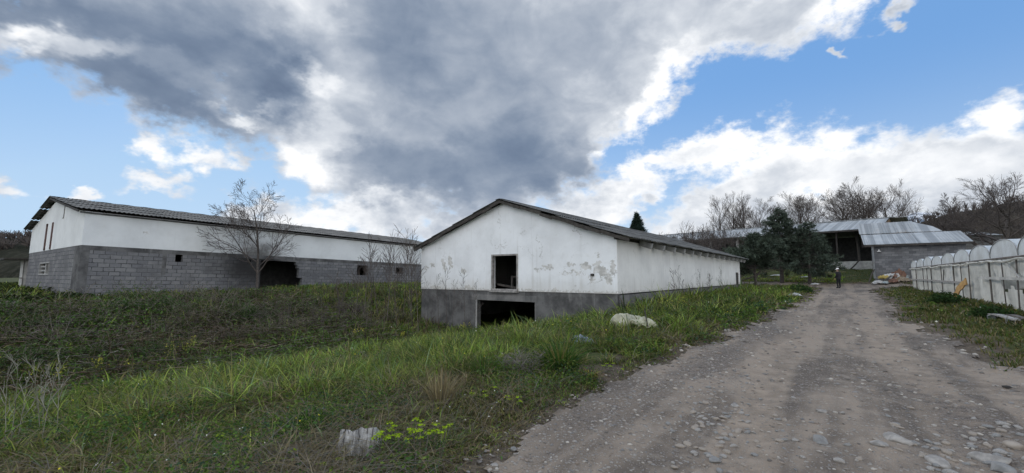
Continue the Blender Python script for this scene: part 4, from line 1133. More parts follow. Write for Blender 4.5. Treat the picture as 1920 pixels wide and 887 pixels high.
M['grey_plastic'] = simple_mat('grey_plastic', (.22, .26, .26), (.34, .38, .38), 5, .5)
pt = on_ground(1190, 622)
cs = crumple('tarpaulin', 'crumpled cream plastic tarpaulin lying in the grass near the barn corner', 'tarpaulin', pt + Vector((0, .25, .10)), 1.08, .55, .40, M['cream_plastic'], 4, rot=radians(-12), dome=1.0, fold=.9, n=34)
mb = MB(); mb.tube([(.36, -.34, .05), (.32, -.1, .42), (.36, .2, .36)], .016, 6); o = mb.build('fold_edge', M['dark_wood'], cs)
cl = on_ground(1093, 655)
crumple('cloth', 'blue grey rag dropped on the bare patch above the dirt road', 'rag', cl + Vector((0, .05, .08)), .50, .36, .24, M['blue_rag'], 9, rot=.4, fold=1.3, dome=.8)

def stone_mesh(name, r, seed, squash=.55, sub=2):
    b = bmesh.new(); bmesh.ops.create_icosphere(b, subdivisions=sub, radius=1)
    rr_ = random.Random(seed); ax_ = (r * rr_.uniform(.8, 1.25), r * rr_.uniform(.65, .95), r * squash * rr_.uniform(.8, 1.2))
    pl = [(Vector((rr_.uniform(-1, 1), rr_.uniform(-1, 1), rr_.uniform(-.6, 1))).normalized(), rr_.uniform(.62, .9)) for _ in range(7)]
    for v_ in b.verts:
        c = v_.co.normalized()
        for n_, d_ in pl:
            k_ = c.dot(n_)
            if k_ > d_: c = c - n_ * (k_ - d_)
        nn = .06 * (float(fbm(c.x * 2 + seed, c.y * 2 + c.z * 3, seed)) - .5)
        v_.co = Vector((c.x * ax_[0], c.y * ax_[1], c.z * ax_[2])) * (1 + nn)
    me = bpy.data.meshes.new(name); b.to_mesh(me); b.free()
    return me
def m_stone(name, c1, c2):
    m, t = new_mat(name); o = obj_co(t); n = t.noise(o, 9, 5, .65); f = t.noise(o, 60, 4, .7)
    col = t.mix(t.ss(n, .35, .65), c1, c2); col = t.mix(t.ss(f, .55, .8, 0, .35), col, (.30, .28, .25))
    col = t.mix(t.ss(n, .34, .22), col, (.12, .09, .07))
    finish(t, col, .85, 0, f, .3, .01, .3); return m
MS = [m_stone('grey_stone', (.19, .178, .164), (.32, .30, .275)), m_stone('blue_grey_stone', (.15, .147, .14), (.24, .235, .225)), m_stone('buff_stone', (.20, .17, .14), (.31, .27, .225))]
# stones one can single out, (px, py, width in px, label)
big = [(1339, 857, 30, 1, 'blue grey angular stone lying alone near the bottom of the road'), (1537, 831, 34, 1, 'broad blue grey stone with a flat top in the middle of the road'),
       (1648, 842, 30, 0, 'low oval grey stone sunk in the wheel track right of the flat topped stone'), (1757, 869, 34, 0, 'long pale stone half buried in dirt near the cobbly edge'),
       (1683, 832, 34, 0, 'long light stone half buried just above the sunken oval stone'), (1378, 757, 18, 0, 'grey stone at the top of the scatter of pebbles beside the grass'),
       (1305, 884, 26, 2, 'buff stone at the very edge of the gravel near the grass'), (927, 877, 20, 0, 'pale stone at the grass edge where the gravel begins'), (963, 845, 16, 1, 'small blue grey stone on the verge above the pale one'),
       (1268, 733, 15, 2, 'small buff stone standing clear on the dark gravel'), (1542, 777, 18, 0, 'rounded grey stone lying between the wheel tracks'), (1858, 858, 44, 0, 'largest pale cobble in the cobbly patch by the frame edge'),
       (1906, 838, 30, 2, 'buff cobble behind the largest pale cobble'), (1878, 876, 34, 1, 'blue grey cobble in front of the largest pale cobble'), (1470, 788, 13, 2, 'small tan stone alone on the smooth dirt of the track')]
for i, (px, py, w, mi, lab) in enumerate(big):
    g = on_ground(px, py); rr_ = w * (g - EYE).length / FPX / 2 * .82
    me = stone_mesh('stone', rr_, 100 + i, .42, 3); me.materials.append(MS[mi]); o = link('stone', me, None)
    for p_ in me.polygons: p_.use_smooth = True
    uu, vv_ = xy2uv(g.x, g.y)
    o.location = (g.x, g.y, float(road_height(np.array([uu]), np.array([vv_]))[0]) + rr_ * .10); o.rotation_euler = (random.uniform(-.15, .15), random.uniform(-.15, .15), random.uniform(0, 6))
    tag(o, lab, 'stone')
# more loose stones on the road that nothing tells apart
protos = []
for i in range(6):
    me = stone_mesh('stone', 1.0, 200 + i, .42, 2); me.materials.append(MS[i % 3])
    for p_ in me.polygons: p_.use_smooth = True
    protos.append(me)
pebV, pebF = [], []
cnt = 0; rs = random.Random(3)
while cnt < 285:
    px = rs.uniform(960, 1915); py = rs.triangular(600, 885, 850); 
    if px < 1300: px = rs.uniform(1250, 1420) if py > 700 else px
    if cnt % 4 == 0: px, py = rs.gauss(1345, 42), rs.gauss(772, 30)
    elif cnt % 4 == 1: px, py = rs.gauss(1820, 80), rs.gauss(845, 28)
    g = on_ground(px, min(py, 886)); uu, vv_ = xy2uv(g.x, g.y)
    if float(road_sd(np.array([uu]), np.array([vv_]))[0]) < .1: continue
    o = bpy.data.objects.new('stone', protos[cnt % 6]); COL.objects.link(o)
    s_ = rs.uniform(.016, .046) * (1.5 if cnt % 4 == 1 and rs.random() < .5 else 1)
    o.scale = (s_, s_, s_); o.location = (g.x, g.y, float(road_height(np.array([uu]), np.array([vv_]))[0]) + s_ * .12)
    o.rotation_euler = (rs.uniform(-.2, .2), rs.uniform(-.2, .2), rs.uniform(0, 6.3))
    tag(o, 'small loose stone half set in the dirt road', 'stone', 'loose stones on the dirt road'); cnt += 1
# gravel: what nobody could count
def ico_np(sub=1):
    b = bmesh.new(); bmesh.ops.create_icosphere(b, subdivisions=sub, radius=1); b.verts.ensure_lookup_table()
    V = np.array([v_.co[:] for v_ in b.verts]); F = np.array([[v_.index for v_ in f.verts] for f in b.faces]); b.free(); return V, F
iv, if_ = ico_np(1)
NP_ = 15000
az_ = rng.uniform(radians(-6), radians(56), NP_ * 4); D_ = 2.4 * (34 / 2.4) ** rng.random(NP_ * 4) 
X = D_ * np.sin(az_); Yy = D_ * np.cos(az_); u, v = xy2uv(X, Yy)
gm = gravel_mask(u, v)
keep = (road_sd(u, v) > -.25) & (rng.random(NP_ * 4) < (.22 + .9 * gm ** 1.5))
u, v, X, Yy = u[keep][:NP_], v[keep][:NP_], X[keep][:NP_], Yy[keep][:NP_]
n = len(u); dist = np.hypot(u, v)
sz = (.004 + .024 * rng.random(n) ** 4) * np.clip(dist / 6, .8, 2.2)
Z = road_height(u, v) + sz * .1
ang = rng.uniform(0, 2 * pi, n); ca, sa = np.cos(ang), np.sin(ang)
S = np.stack([sz * rng.uniform(.8, 1.5, n), sz * rng.uniform(.6, 1.0, n), sz * rng.uniform(.35, .65, n)], -1)
jit = 1 + rng.uniform(-.22, .22, (n, len(iv), 1))
L = iv[None] * S[:, None] * jit
PV = np.stack([L[..., 0] * ca[:, None] - L[..., 1] * sa[:, None] + X[:, None], L[..., 0] * sa[:, None] + L[..., 1] * ca[:, None] + Yy[:, None], L[..., 2] + Z[:, None]], -1).reshape(-1, 3)
PF = (if_[None] + (np.arange(n) * len(iv))[:, None, None]).reshape(-1, 3)
pal = np.array([(.20, .18, .16), (.26, .24, .215), (.14, .125, .113), (.33, .305, .27), (.21, .175, .145), (.18, .172, .165)])
pc_ = np.repeat(pal[rng.integers(0, len(pal), n)] * rng.uniform(.8, 1.2, (n, 1)), len(iv), 0)
m, t = new_mat('gravel_stone'); finish(t, t.add('ShaderNodeAttribute', attribute_name='tint'), .88, 0, None, spec=.25); M['gravel'] = m
tag(np_mesh('gravel', PV, PF, m, pc_), kind='stuff')

# rubbish heap at the storehouse wall
M['yellow_foam'] = simple_mat('yellow_foam', (.26, .20, .06), (.38, .30, .10), 6)
M['white_sheet'] = simple_mat('white_sheeting', (.24, .24, .24), (.46, .46, .45), 5, .6)
M['rust'] = simple_mat('rusty_sheet', (.10, .055, .04), (.18, .10, .07), 6)
M['tan_card'] = simple_mat('tan_board', (.15, .12, .09), (.24, .20, .15), 6)
heap = [(1662, 523, 1.5, .5, .35, 'yellow_foam', 'bent yellow foam sheet on top of the rubbish heap', 'foam', .2), (1668, 526, 1.5, .6, .45, 'white_sheet', 'white folded panel leaning in the middle of the rubbish heap', 'panel', -.4),
        (1683, 527, 1.6, .8, .6, 'rust', 'rusty brown crumpled sheet on the right half of the rubbish heap', 'metal sheet', .3), (1693, 530, 1.2, .5, .3, 'tan_card', 'tan board lying at the right end of the rubbish heap', 'board', -.2),
        (1675, 532, 1.3, .6, .25, 'rust', 'flat rusty sheet at the foot of the rubbish heap', 'metal sheet', .6), (1652, 530, 1.4, .5, .25, 'white_sheet', 'grey white sheet at the left end of the rubbish heap', 'panel', .1),
        (1690, 523, 1.4, .5, .35, 'grey_plastic', 'grey plastic sheet at the back of the rubbish heap', 'plastic sheet', .1), (1660, 533, 1.2, .5, .2, 'grey_plastic', 'grey rumpled plastic low in front of the yellow foam', 'plastic sheet', .5), (1698, 536, .9, .4, .22, 'tan_card', 'small tan piece of card below the tan board', 'card', .4)]
for i, (px, py, a, b, h_, mk, lab, cat, ro_) in enumerate(heap):
    g = ground_at(px, 40 if py > 528 else 40.8)
    crumple({'panel': 'folded_sheet'}.get(cat, 'rubbish_' + cat.replace(' ', '_')), lab, cat, g + Vector((0, 0, .05 + .25 * (py < 528))), a, b, h_ * 1.6, M[mk], 30 + i, 14, ro_, 'rubbish heaped by the storehouse', 1.2, 1.0, .02)
for i, (a, b, lab) in enumerate((((1648, 532), (1672, 520), 'dark plank crossing the left side of the rubbish heap'), ((1672, 534), (1692, 524), 'brown plank crossing the right side of the rubbish heap'), ((1676, 522), (1700, 531), 'pale plank sliding off the right end of the rubbish heap'))):
    g1 = ground_at(a[0], 39.8); g2 = ground_at(b[0], 40.2)
    rough_board('plank', lab, 'plank', g1 + Vector((0, 0, .12)), g2 + Vector((0, 0, .62 if i < 2 else .3)), .18, .05, (M['dark_wood'], M['brown_wood'], M['grey_wood'])[i], 60 + i, .02, 'rubbish heaped by the storehouse')
pl = iK
g1 = K0 - EV * .6 - DV * .1; g1.z = height(g1.x, g1.y); g2 = K0 - EV * .1 + DV * .3; g2.z = g1.z + 1.3
rough_board('pole_plank', 'thin dark board leaning by the steel door of the storehouse', 'board', g1, g2, .14, .05, M['dark_wood'], 77, .01, nrm=(1, 0, 0))
g1 = s_front(1605, 505); 
w1_ = frame_of(S0, sx, sb) @ Vector((s_front(1596, 505)[0], -.9, zb_s - .1)); w2_ = frame_of(S0, sx, sb) @ Vector((s_front(1613, 495)[0], -.5, zb_s + 1.0))
rough_board('timber', 'dark timber propped against the low wall of the open shed', 'timber', w1_, w2_, .2, .12, M['dark_wood'], 78, .01)
# pale litter on the grass beyond the conifers
for i, (px, py, w, lab) in enumerate(((1512, 522, .9, 'white scrap of sheeting on the grass right of the conifers'), (1455, 519, 1.6, 'long white sheet lying on the far grass between two conifer trunks'), (1528, 536, .9, 'pale scrap in the grass at the corner where the tracks meet'), (1493, 559, .5, 'small pale scrap in the short grass beside the dirt road'))):
    g = on_ground(px, py)
    crumple('litter', lab, 'litter', g + Vector((0, 0, .12)), w, .4, .16, M['white_sheet'], 50 + i, 10, .1 * i, 'pale litter on the grass')

# weathered log piece and the dead white weed in the near grass
m, t = new_mat('bleached_wood'); o_ = obj_co(t)
gr = t.noise(t.mapping(o_, scale=(9, 9, 1.6)), 2.2, 6, .65, dist=.8); cr = t.noise(t.mapping(o_, scale=(14, 14, 2)), 2.0, 4, .6, dist=1.5)
col = t.mix(t.ss(gr, .3, .7), (.19, .182, .172), (.42, .41, .39)); col = t.mix(t.ss(cr, .42, .34), col, (.035, .03, .028))
finish(t, col, .95, 0, t.math('ADD', gr, t.ss(cr, .34, .44)), 1.0, .03, .1); M['bleached'] = m
def stump(label, at_, r, h, seed, tilt):
    b = bmesh.new(); nr, nh = 28, 14; R = []
    for j in range(nh + 1):
        row = []
        for i in range(nr):
            a = 2 * pi * i / nr; t_ = j / nh
            rr_ = r * (1 + .16 * sin(3 * a + seed) + .10 * sin(7 * a + 2) + .07 * (float(fbm(cos(a) * 3 + seed, sin(a) * 3 + t_ * 1.5, seed)) - .5) * 4) * (1.05 - .18 * t_)
            top = h * (.86 + .14 * abs(sin(1.5 * a + seed)) + .12 * (float(vnoise(a * 3, 1, seed)) - .5))
            row.append(b.verts.new((rr_ * cos(a), rr_ * .72 * sin(a), top * t_)))
        R.append(row)
    for j in range(nh):
        for i in range(nr): b.faces.new((R[j][i], R[j][(i + 1) % nr], R[j + 1][(i + 1) % nr], R[j + 1][i]))
    c = b.verts.new((0, 0, h * .55))
    mid = [b.verts.new((v_.co.x * .55, v_.co.y * .55, v_.co.z * .8 + .0)) for v_ in R[-1]]
    for i in range(nr):
        b.faces.new((R[-1][i], R[-1][(i + 1) % nr], mid[(i + 1) % nr], mid[i])); b.faces.new((mid[i], mid[(i + 1) % nr], c))
    me = bpy.data.meshes.new('tree_stump'); b.to_mesh(me); b.free(); me.materials.append(M['bleached'])
    o = link('tree_stump', me, None); o.location = at_; o.rotation_euler = tilt
    return tag(o, label, 'stump')
g = on_ground(666, 862)
stump('bleached grey tree stump with a split top among weeds in the near grass', g + Vector((0, .05, -.02)), .17, .235, 3, (-.62, .10, .3))
# ------------------------------------------------------------------ the person on the track
def make_person():
    g = on_ground(1573, 541)
    root = thing('person', 'person in dark clothes and a white cap standing on the dirt road', 'person', g, radians(200))
    # faces -y in own axes, then turned; arms hang and bend forward a little
    J = {}; E = []; Rd = []
    def vtx(n_, co, r, par=None):
        J[n_] = len(Rd); Rd.append((co, r))
        if par is not None: E.append((J[par], J[n_]))
    vtx('pelvis', (0, 0, .93), (.165, .12)); vtx('waist', (0, .01, 1.08), (.165, .125), 'pelvis'); vtx('chest', (0, .015, 1.28), (.185, .13), 'waist'); vtx('collar', (0, .01, 1.42), (.11, .085), 'chest')
    vtx('neck', (0, -.01, 1.49), (.055, .058), 'collar'); vtx('chin', (0, -.035, 1.555), (.068, .085), 'neck'); vtx('head', (0, -.02, 1.63), (.078, .098), 'chin'); vtx('crown', (0, -.005, 1.70), (.058, .072), 'head')
    for s, sgn in (('l', 1), ('r', -1)):
        vtx('hip' + s, (.10 * sgn, 0, .86), (.10, .11), 'pelvis'); vtx('knee' + s, (.12 * sgn, -.02 * sgn, .48), (.066, .07), 'hip' + s); vtx('ankle' + s, (.13 * sgn, .02, .10), (.055, .06), 'knee' + s); vtx('toe' + s, (.15 * sgn, -.13, .045), (.05, .042), 'ankle' + s)
        vtx('sh' + s, (.20 * sgn, .015, 1.38), (.075, .075), 'chest'); vtx('elb' + s, (.27 * sgn, .03, 1.10), (.056, .056), 'sh' + s)
        wr = (.25 * sgn, -.10, .89); vtx('wr' + s, wr, (.036, .036), 'elb' + s); pm = (.243 * sgn, -.135, .83); vtx('pm' + s, pm, (.030, .024), 'wr' + s)
        for k, (dx_, L_) in enumerate(((-.030, .075), (-.010, .088), (.010, .084), (.028, .066))):
            a = (pm[0] + .3 * dx_, pm[1] + dx_ * .9, pm[2] - .04); b = (pm[0] - .012 * sgn + .3 * dx_, pm[1] + dx_ - .012, pm[2] - .04 - L_ * .75)
            vtx('f%d%s' % (k, s), a, (.0095, .0095), 'pm' + s); vtx('g%d%s' % (k, s), b, (.007, .007), 'f%d%s' % (k, s))
        vtx('th' + s, (pm[0] - .02 * sgn, pm[1] - .045, pm[2] - .005), (.010, .010), 'pm' + s); vtx('tt' + s, (pm[0] - .03 * sgn, pm[1] - .06, pm[2] - .045), (.008, .008), 'th' + s)
    me = bpy.data.meshes.new('body'); me.from_pydata([c for c, _ in Rd], E, [])
    m, t = new_mat('person_skin_and_clothes'); o_ = obj_co(t); sp = t.n.new('ShaderNodeSeparateXYZ'); t.l.new(o_, sp.inputs[0]); z_ = sp.outputs[2]
    skin = t.ss(z_, 1.47, 1.475); hand = t.math('MULTIPLY', t.ss(t.math('ABSOLUTE', sp.outputs[0]), .205, .21), t.ss(z_, .895, .885))
    cloth = t.mix(t.ss(z_, .90, .91), (.012, .013, .017), (.014, .014, .017)); cloth = t.mix(t.ss(z_, .085, .08), cloth, (.02, .016, .013))
    finish(t, t.mix(t.math('MAXIMUM', skin, hand), cloth, (.42, .26, .19)), .85, 0, t.noise(o_, 14, 3), .4, .01)
    me.materials.append(m)
    o = link('body', me, None, root)
    o.modifiers.new('skin', 'SKIN'); sm = o.modifiers.new('sub', 'SUBSURF'); sm.levels = 2; sm.render_levels = 2
    for v_, (_, r) in zip(me.skin_vertices[0].data, Rd): v_.radius = r
    me.skin_vertices[0].data[0].use_root = True
    for md in o.modifiers:
        if md.type == 'SKIN': md.use_smooth_shade = True
    # face, hair and cap are children
    hd = MB()
    for sgn in (1, -1): hd.tube([(sgn * .032, -.122, 1.645), (sgn * .032, -.108, 1.645)], .010, 8)
    hd.build('eyes', M['black'], root)
    nm = MB(); nm.tube([(0, -.118, 1.66), (0, -.138, 1.61), (0, -.118, 1.598)], [.010, .017, .012], 8); nm.tube([(-.025, -.117, 1.565), (0, -.121, 1.563), (.025, -.117, 1.565)], .006, 6)
    for sgn in (1, -1): nm.tube([(sgn * .080, -.005, 1.655), (sgn * .086, .005, 1.62), (sgn * .078, -.005, 1.595)], [.012, .017, .010], 8)
    nm.build('face', simple_mat('face_skin', (.36, .21, .15), (.45, .28, .2), 20), root, smooth=True)
    hr = MB(); hr.tube([(0, .045, 1.56), (0, .06, 1.62), (0, .05, 1.68)], [.05, .068, .06], 12); hr.build('hair', M['dark_wood'], root, smooth=True)
    cp = MB(); N = 18
    rings = []
    for j, (z0_, rr_) in enumerate(((1.655, .103), (1.70, .104), (1.74, .088), (1.765, .055), (1.772, .012))):
        rings.append(len(cp.v))
        for i in range(N): a = 2 * pi * i / N; cp.v.append((rr_ * .84 * cos(a), -.01 + rr_ * 1.05 * sin(a), z0_))
    for a, b in zip(rings, rings[1:]):
        for i in range(N): cp.f.append((a + i, a + (i + 1) % N, b + (i + 1) % N, b + i)); cp.m.append(0)
    cp.f.append(tuple(rings[-1] + i for i in range(N))); cp.m.append(0)
    k = len(cp.v); nb_ = 9
    for i in range(nb_ + 1):
        a = pi + pi * i / nb_
        cp.v += [(.088 * cos(a), -.01 + .105 * sin(a), 1.665), (.092 * cos(a), -.02 + .215 * sin(a), 1.643), (.092 * cos(a), -.02 + .215 * sin(a), 1.634), (.088 * cos(a), -.01 + .105 * sin(a), 1.652)]
    for i in range(nb_):
        for j in range(4): a = k + i * 4 + j; b = k + i * 4 + (j + 1) % 4; cp.f.append((a, b, b + 4, a + 4)); cp.m.append(0)
    cp.build('cap', M['white_paint'], root, smooth=True)
    jk = MB(); N = 20; prof = [(.80, .205, .15), (.95, .20, .148), (1.10, .195, .148), (1.26, .208, .155), (1.36, .20, .14), (1.43, .12, .10)]
    rings = []
    for (z0_, rx_, ry_) in prof:
        rings.append(len(jk.v))
        for i in range(N): a = 2 * pi * i / N; w_ = 1 + .03 * sin(3 * a + z0_ * 9); jk.v.append((rx_ * cos(a) * w_, .012 + ry_ * sin(a) * w_, z0_))
    for a, b in zip(rings, rings[1:]):
        for i in range(N): jk.f.append((a + i, a + (i + 1) % N, b + (i + 1) % N, b + i)); jk.m.append(0)
    jk.build('jacket', simple_mat('dark_jacket', (.010, .010, .013), (.020, .020, .025), 9), root, smooth=True)
    return root
make_person()
# ------------------------------------------------------------------ plants: helpers
def seg_mesh(segs, sides=4):
    """open tapered prisms for (p0, p1, r0, r1) segments"""
    P0 = np.array([s[0] for s in segs], float); P1 = np.array([s[1] for s in segs], float)
    r0 = np.array([s[2] for s in segs])[:, None, None]; r1 = np.array([s[3] for s in segs])[:, None, None]
    d = P1 - P0; d /= np.maximum(np.linalg.norm(d, axis=1, keepdims=True), 1e-9)
    ref = np.where(np.abs(d[:, 2:3]) > .9, np.array([[1., 0, 0]]), np.array([[0, 0, 1.]]))
    x = np.cross(d, ref); x /= np.linalg.norm(x, axis=1, keepdims=True); y = np.cross(x, d)
    a = np.arange(sides) * 2 * pi / sides
    ring = x[:, None] * np.cos(a)[None, :, None] + y[:, None] * np.sin(a)[None, :, None]
    V = np.concatenate([P0[:, None] + ring * r0, P1[:, None] + ring * r1], 1).reshape(-1, 3)
    b = np.arange(len(segs))[:, None] * 2 * sides; j = np.arange(sides)[None]; k = (j + 1) % sides
    F = np.stack([b + j, b + k, b + sides + k, b + sides + j], -1).reshape(-1, 4)
    return V, F
def perp(d, r):
    a = Vector((r.uniform(-1, 1), r.uniform(-1, 1), r.uniform(-1, 1)))
    return (a - d * a.dot(d)).normalized()
def grow(out, r, p, d, L, rad, lvl, spec):
    """spec[lvl] = (segments, children, angle, length ratio, wiggle, upward pull)"""
    ns, nc, ang, lr, wig, up = spec[lvl][:6]
    pts = [p]; dirs = [d]; rads = [rad]
    tip = rad * (.25 if lvl < len(spec) - 1 else .45)
    for i in range(ns):
        d = (d + Vector((r.uniform(-1, 1), r.uniform(-1, 1), r.uniform(-1, 1))) * wig + Vector((0, 0, up))).normalized()
        q = p + d * (L / ns); r1 = rad + (tip - rad) * (i + 1) / ns
        out[lvl].append((tuple(p), tuple(q), rads[-1], r1)); p = q; pts.append(p); dirs.append(d); rads.append(r1)
    if lvl + 1 < len(spec):
        st = spec[0][6] if lvl == 0 and len(spec[0]) > 6 else (.38 if lvl == 0 else .18)
        for c in range(nc):
            t = st + (1 - st) * (c + r.random()) / nc; k = min(int(t * ns), ns - 1); f = t * ns - k
            pp = pts[k].lerp(pts[k + 1], f); dd_ = dirs[k + 1]
            a = radians(ang * r.uniform(.7, 1.25))
            cd = (dd_ * cos(a) + perp(dd_, r) * sin(a)).normalized()
            grow(out, r, pp, cd, L * lr * (1.15 - .6 * (t - st) / (1 - st)) * r.uniform(.75, 1.2), max(rads[k + 1] * .62, .004), lvl + 1, spec)
M['bark'] = simple_mat('grey_bark', (.045, .038, .034), (.11, .095, .085), 12)
M['bark_pale'] = simple_mat('pale_twigs', (.10, .088, .075), (.19, .17, .15), 12)
M['twig'] = simple_mat('brown_twigs', (.055, .045, .041), (.11, .092, .082), 10)
def bare_tree(name, label, cat, loc, seed, H, spec, trunk_r, lean=(0, 0), min_r=.0, group=None, mat=None, twig=None, rot=0.0, sides=(8, 4)):
    r = random.Random(seed); out = [[] for _ in spec]
    grow(out, r, Vector((0, 0, -.15)), Vector((lean[0], lean[1], 1)).normalized(), H, trunk_r, 0, spec)
    root = thing(name, label, cat, loc, rot, group)
    V, F = seg_mesh(out[0], sides[0]); np_mesh('trunk', V, F, mat or M['bark'], None, root, True)
    br = [s for l in out[1:] for s in l]
    br = [(a, b, max(c, min_r), max(e, min_r * .8)) for a, b, c, e in br]
    if br:
        V, F = seg_mesh(br, sides[1]); np_mesh('crown', V, F, twig or M['twig'], None, root)
    return root
# (segments, children, angle, length ratio, wiggle, upward pull)
SP_SPREAD = [(6, 13, 60, .72, .10, .02, .22), (6, 8, 40, .52, .14, .04), (4, 6, 36, .58, .16, .04), (3, 5, 34, .65, .16, .03), (3, 0, 0, 0, .15, .02)]
SP_ROUND = [(6, 15, 50, .62, .08, .02, .2), (5, 8, 36, .52, .12, .08), (4, 6, 32, .62, .12, .08), (3, 3, 30, .75, .12, .06), (3, 0, 0, 0, .12, .03)]
SP_POPLAR = [(8, 30, 38, .34, .03, .02, .15), (5, 7, 30, .55, .08, .10), (3, 4, 30, .65, .1, .1), (3, 0, 0, 0, .1, .05)]
SP_SHRUB = [(4, 14, 56, .80, .12, .02, .15), (5, 9, 38, .55, .14, .06), (4, 5, 34, .6, .16, .04), (3, 0, 0, 0, .2, 0)]
SP_SAP = [(7, 9, 30, .36, .06, .03), (4, 4, 32, .5, .14, .08), (3, 0, 0, 0, .15, .03)]
def place(px, D): return ground_at(px, D)
# the bare tree before the burnt opening of the block barn
g = on_plane(484, 520, (MC @ Vector((1.6, 0, 0))), nx_c)
g = Vector((g.x, g.y, height(g.x, g.y)))
SP_YARD = [(6, 13, 42, .60, .10, .0, .2), (6, 8, 36, .50, .13, .07), (4, 5, 36, .52, .18, .05), (3, 3, 36, .55, .2, .03), (2, 0, 0, 0, .2, 0)]
Ht = (at_depth(482, 352, g.y).z - g.z)
bare_tree('bare_tree', 'bare spreading tree standing right before the burnt opening of the block barn', 'tree', g, 21, Ht * .80, SP_YARD, .095, (.02, 0), .0062)
# trees beyond the open shed
for (px, D, ty, sp, sd, tr, lab, nm) in ((1356, 84, 380, SP_POPLAR, 31, .2, 'first slim upright bare tree rising behind the open shed roof', 'bare_tree'), (1380, 86, 373, SP_POPLAR, 32, .2, 'second slim upright bare tree behind the open shed roof, pale stemmed', 'bare_tree'), (1400, 84, 374, SP_POPLAR, 33, .2, 'third slim upright bare tree behind the open shed roof', 'bare_tree'),
                                 (1437, 82, 374, SP_ROUND, 34, .28, 'bushy bare tree behind the shed roof next to the slim trees', 'bare_tree'), (1510, 78, 364, SP_ROUND, 35, .28, 'round crowned bare tree just above the top of the conifers', 'bare_tree'),
                                 (1577, 76, 350, SP_ROUND, 36, .36, 'bare tree leaning left, at the left edge of the broad tree group over the shed', 'bare_tree'), (1622, 76, 338, SP_ROUND, 37, .4, 'tallest broad bare tree directly above the open shed ridge', 'bare_tree'), (1672, 76, 348, SP_ROUND, 38, .36, 'broad bare tree above the gable end of the open shed', 'bare_tree')):
    gp = place(px, D); H = at_depth(px, ty, D).z - gp.z
    bare_tree(nm, lab, 'tree', gp, sd, H * (.93 if sp is SP_POPLAR else .74), sp, tr, (0, 0), .0115, 'bare trees behind the open shed', rot=sd)
gp = place(1885, 41); H = at_depth(1885, 322, 41).z - gp.z
bare_tree('bare_tree', 'big spreading bare tree rising behind the greenhouse tunnels', 'tree', gp, 44, H * .70, SP_SPREAD, .34, (.02, 0), .009, rot=2.2)
gp = place(1795, 47); H = at_depth(1795, 345, 47).z - gp.z
bare_tree('bare_tree', 'smaller bare tree leaning out over the storehouse roof end', 'tree', gp, 45, H * .62, SP_SPREAD, .22, (-.12, 0), .010, rot=.8)
# bare orchard shrubs behind the white barn
shr = []
for i, (px, D, ty, lab) in enumerate(((1246, 56, 424, 'low bare fruit tree in the row seen over the barn roof, farthest along the shed'), (1283, 54, 418, 'bare fruit tree whose twigs cross the shed roof edge, second in its row'), (1318, 52, 420, 'bare fruit tree in front of the pale shed post, middle of its row'), (1352, 48, 420, 'dense bare fruit tree close behind the barn end'), (1388, 45, 425, 'bare fruit tree tangled with the smallest conifer'))):
    gp = place(px, D); H = at_depth(px, ty, D).z - gp.z
    bare_tree('fruit_tree', lab, 'tree', gp, 50 + i, H * .68, SP_SHRUB, .12, (0, 0), .0135, 'bare fruit trees behind the white barn', rot=i * 1.3)
# thin saplings between the barns and tall stems on the bank
sap = [(772, 22.5, 440), (757, 22, 452), (741, 22.5, 462), (727, 21.5, 452), (712, 22, 470), (699, 21, 455), (684, 20.5, 480), (748, 20, 485), (775, 20.5, 470), (668, 20, 500), (646, 19, 520), (630, 18, 540), (606, 18.5, 540), (588, 17.5, 560), (570, 18.5, 548),
       (548, 17.5, 555), (526, 17, 552), (505, 17.5, 545), (468, 18, 540), (445, 17.5, 550), (402, 17.5, 548), (372, 18, 540), (280, 18, 520), (720, 18.5, 520), (688, 18, 545), (655, 16.5, 565), (612, 16, 575), (540, 16, 580), (500, 15.5, 585), (352, 16.5, 560), (786, 19.5, 500), (765, 18, 540)]
sprot = []
for i, (px, D, ty) in enumerate(sap):
    gp = place(px, D); H = max(.9, at_depth(px, ty, D).z - gp.z)
    lab = 'thin bare sapling among the brush between the two barns' if px > 600 else 'thin bare stem standing in the bramble bank before the block barn'
    gn = 'bare saplings between the barns' if px > 600 else 'bare stems in the bramble bank'
    if i < 6:
        o = bare_tree('sapling', lab, 'sapling', gp, 70 + i, H, SP_SAP, .022, (random.uniform(-.12, .12), random.uniform(-.12, .12)), .0085, gn, M['twig'] if i % 3 else M['bark_pale'], M['twig'], i, (5, 3)); sprot.append((o, H))
    else:
        o0, h0 = sprot[i % 6]; o = copy_tree(o0); o.location = gp; o.scale = (H / h0,) * 3; o.rotation_euler = (0, 0, i * 1.7); tag(o, lab, 'sapling', gn)
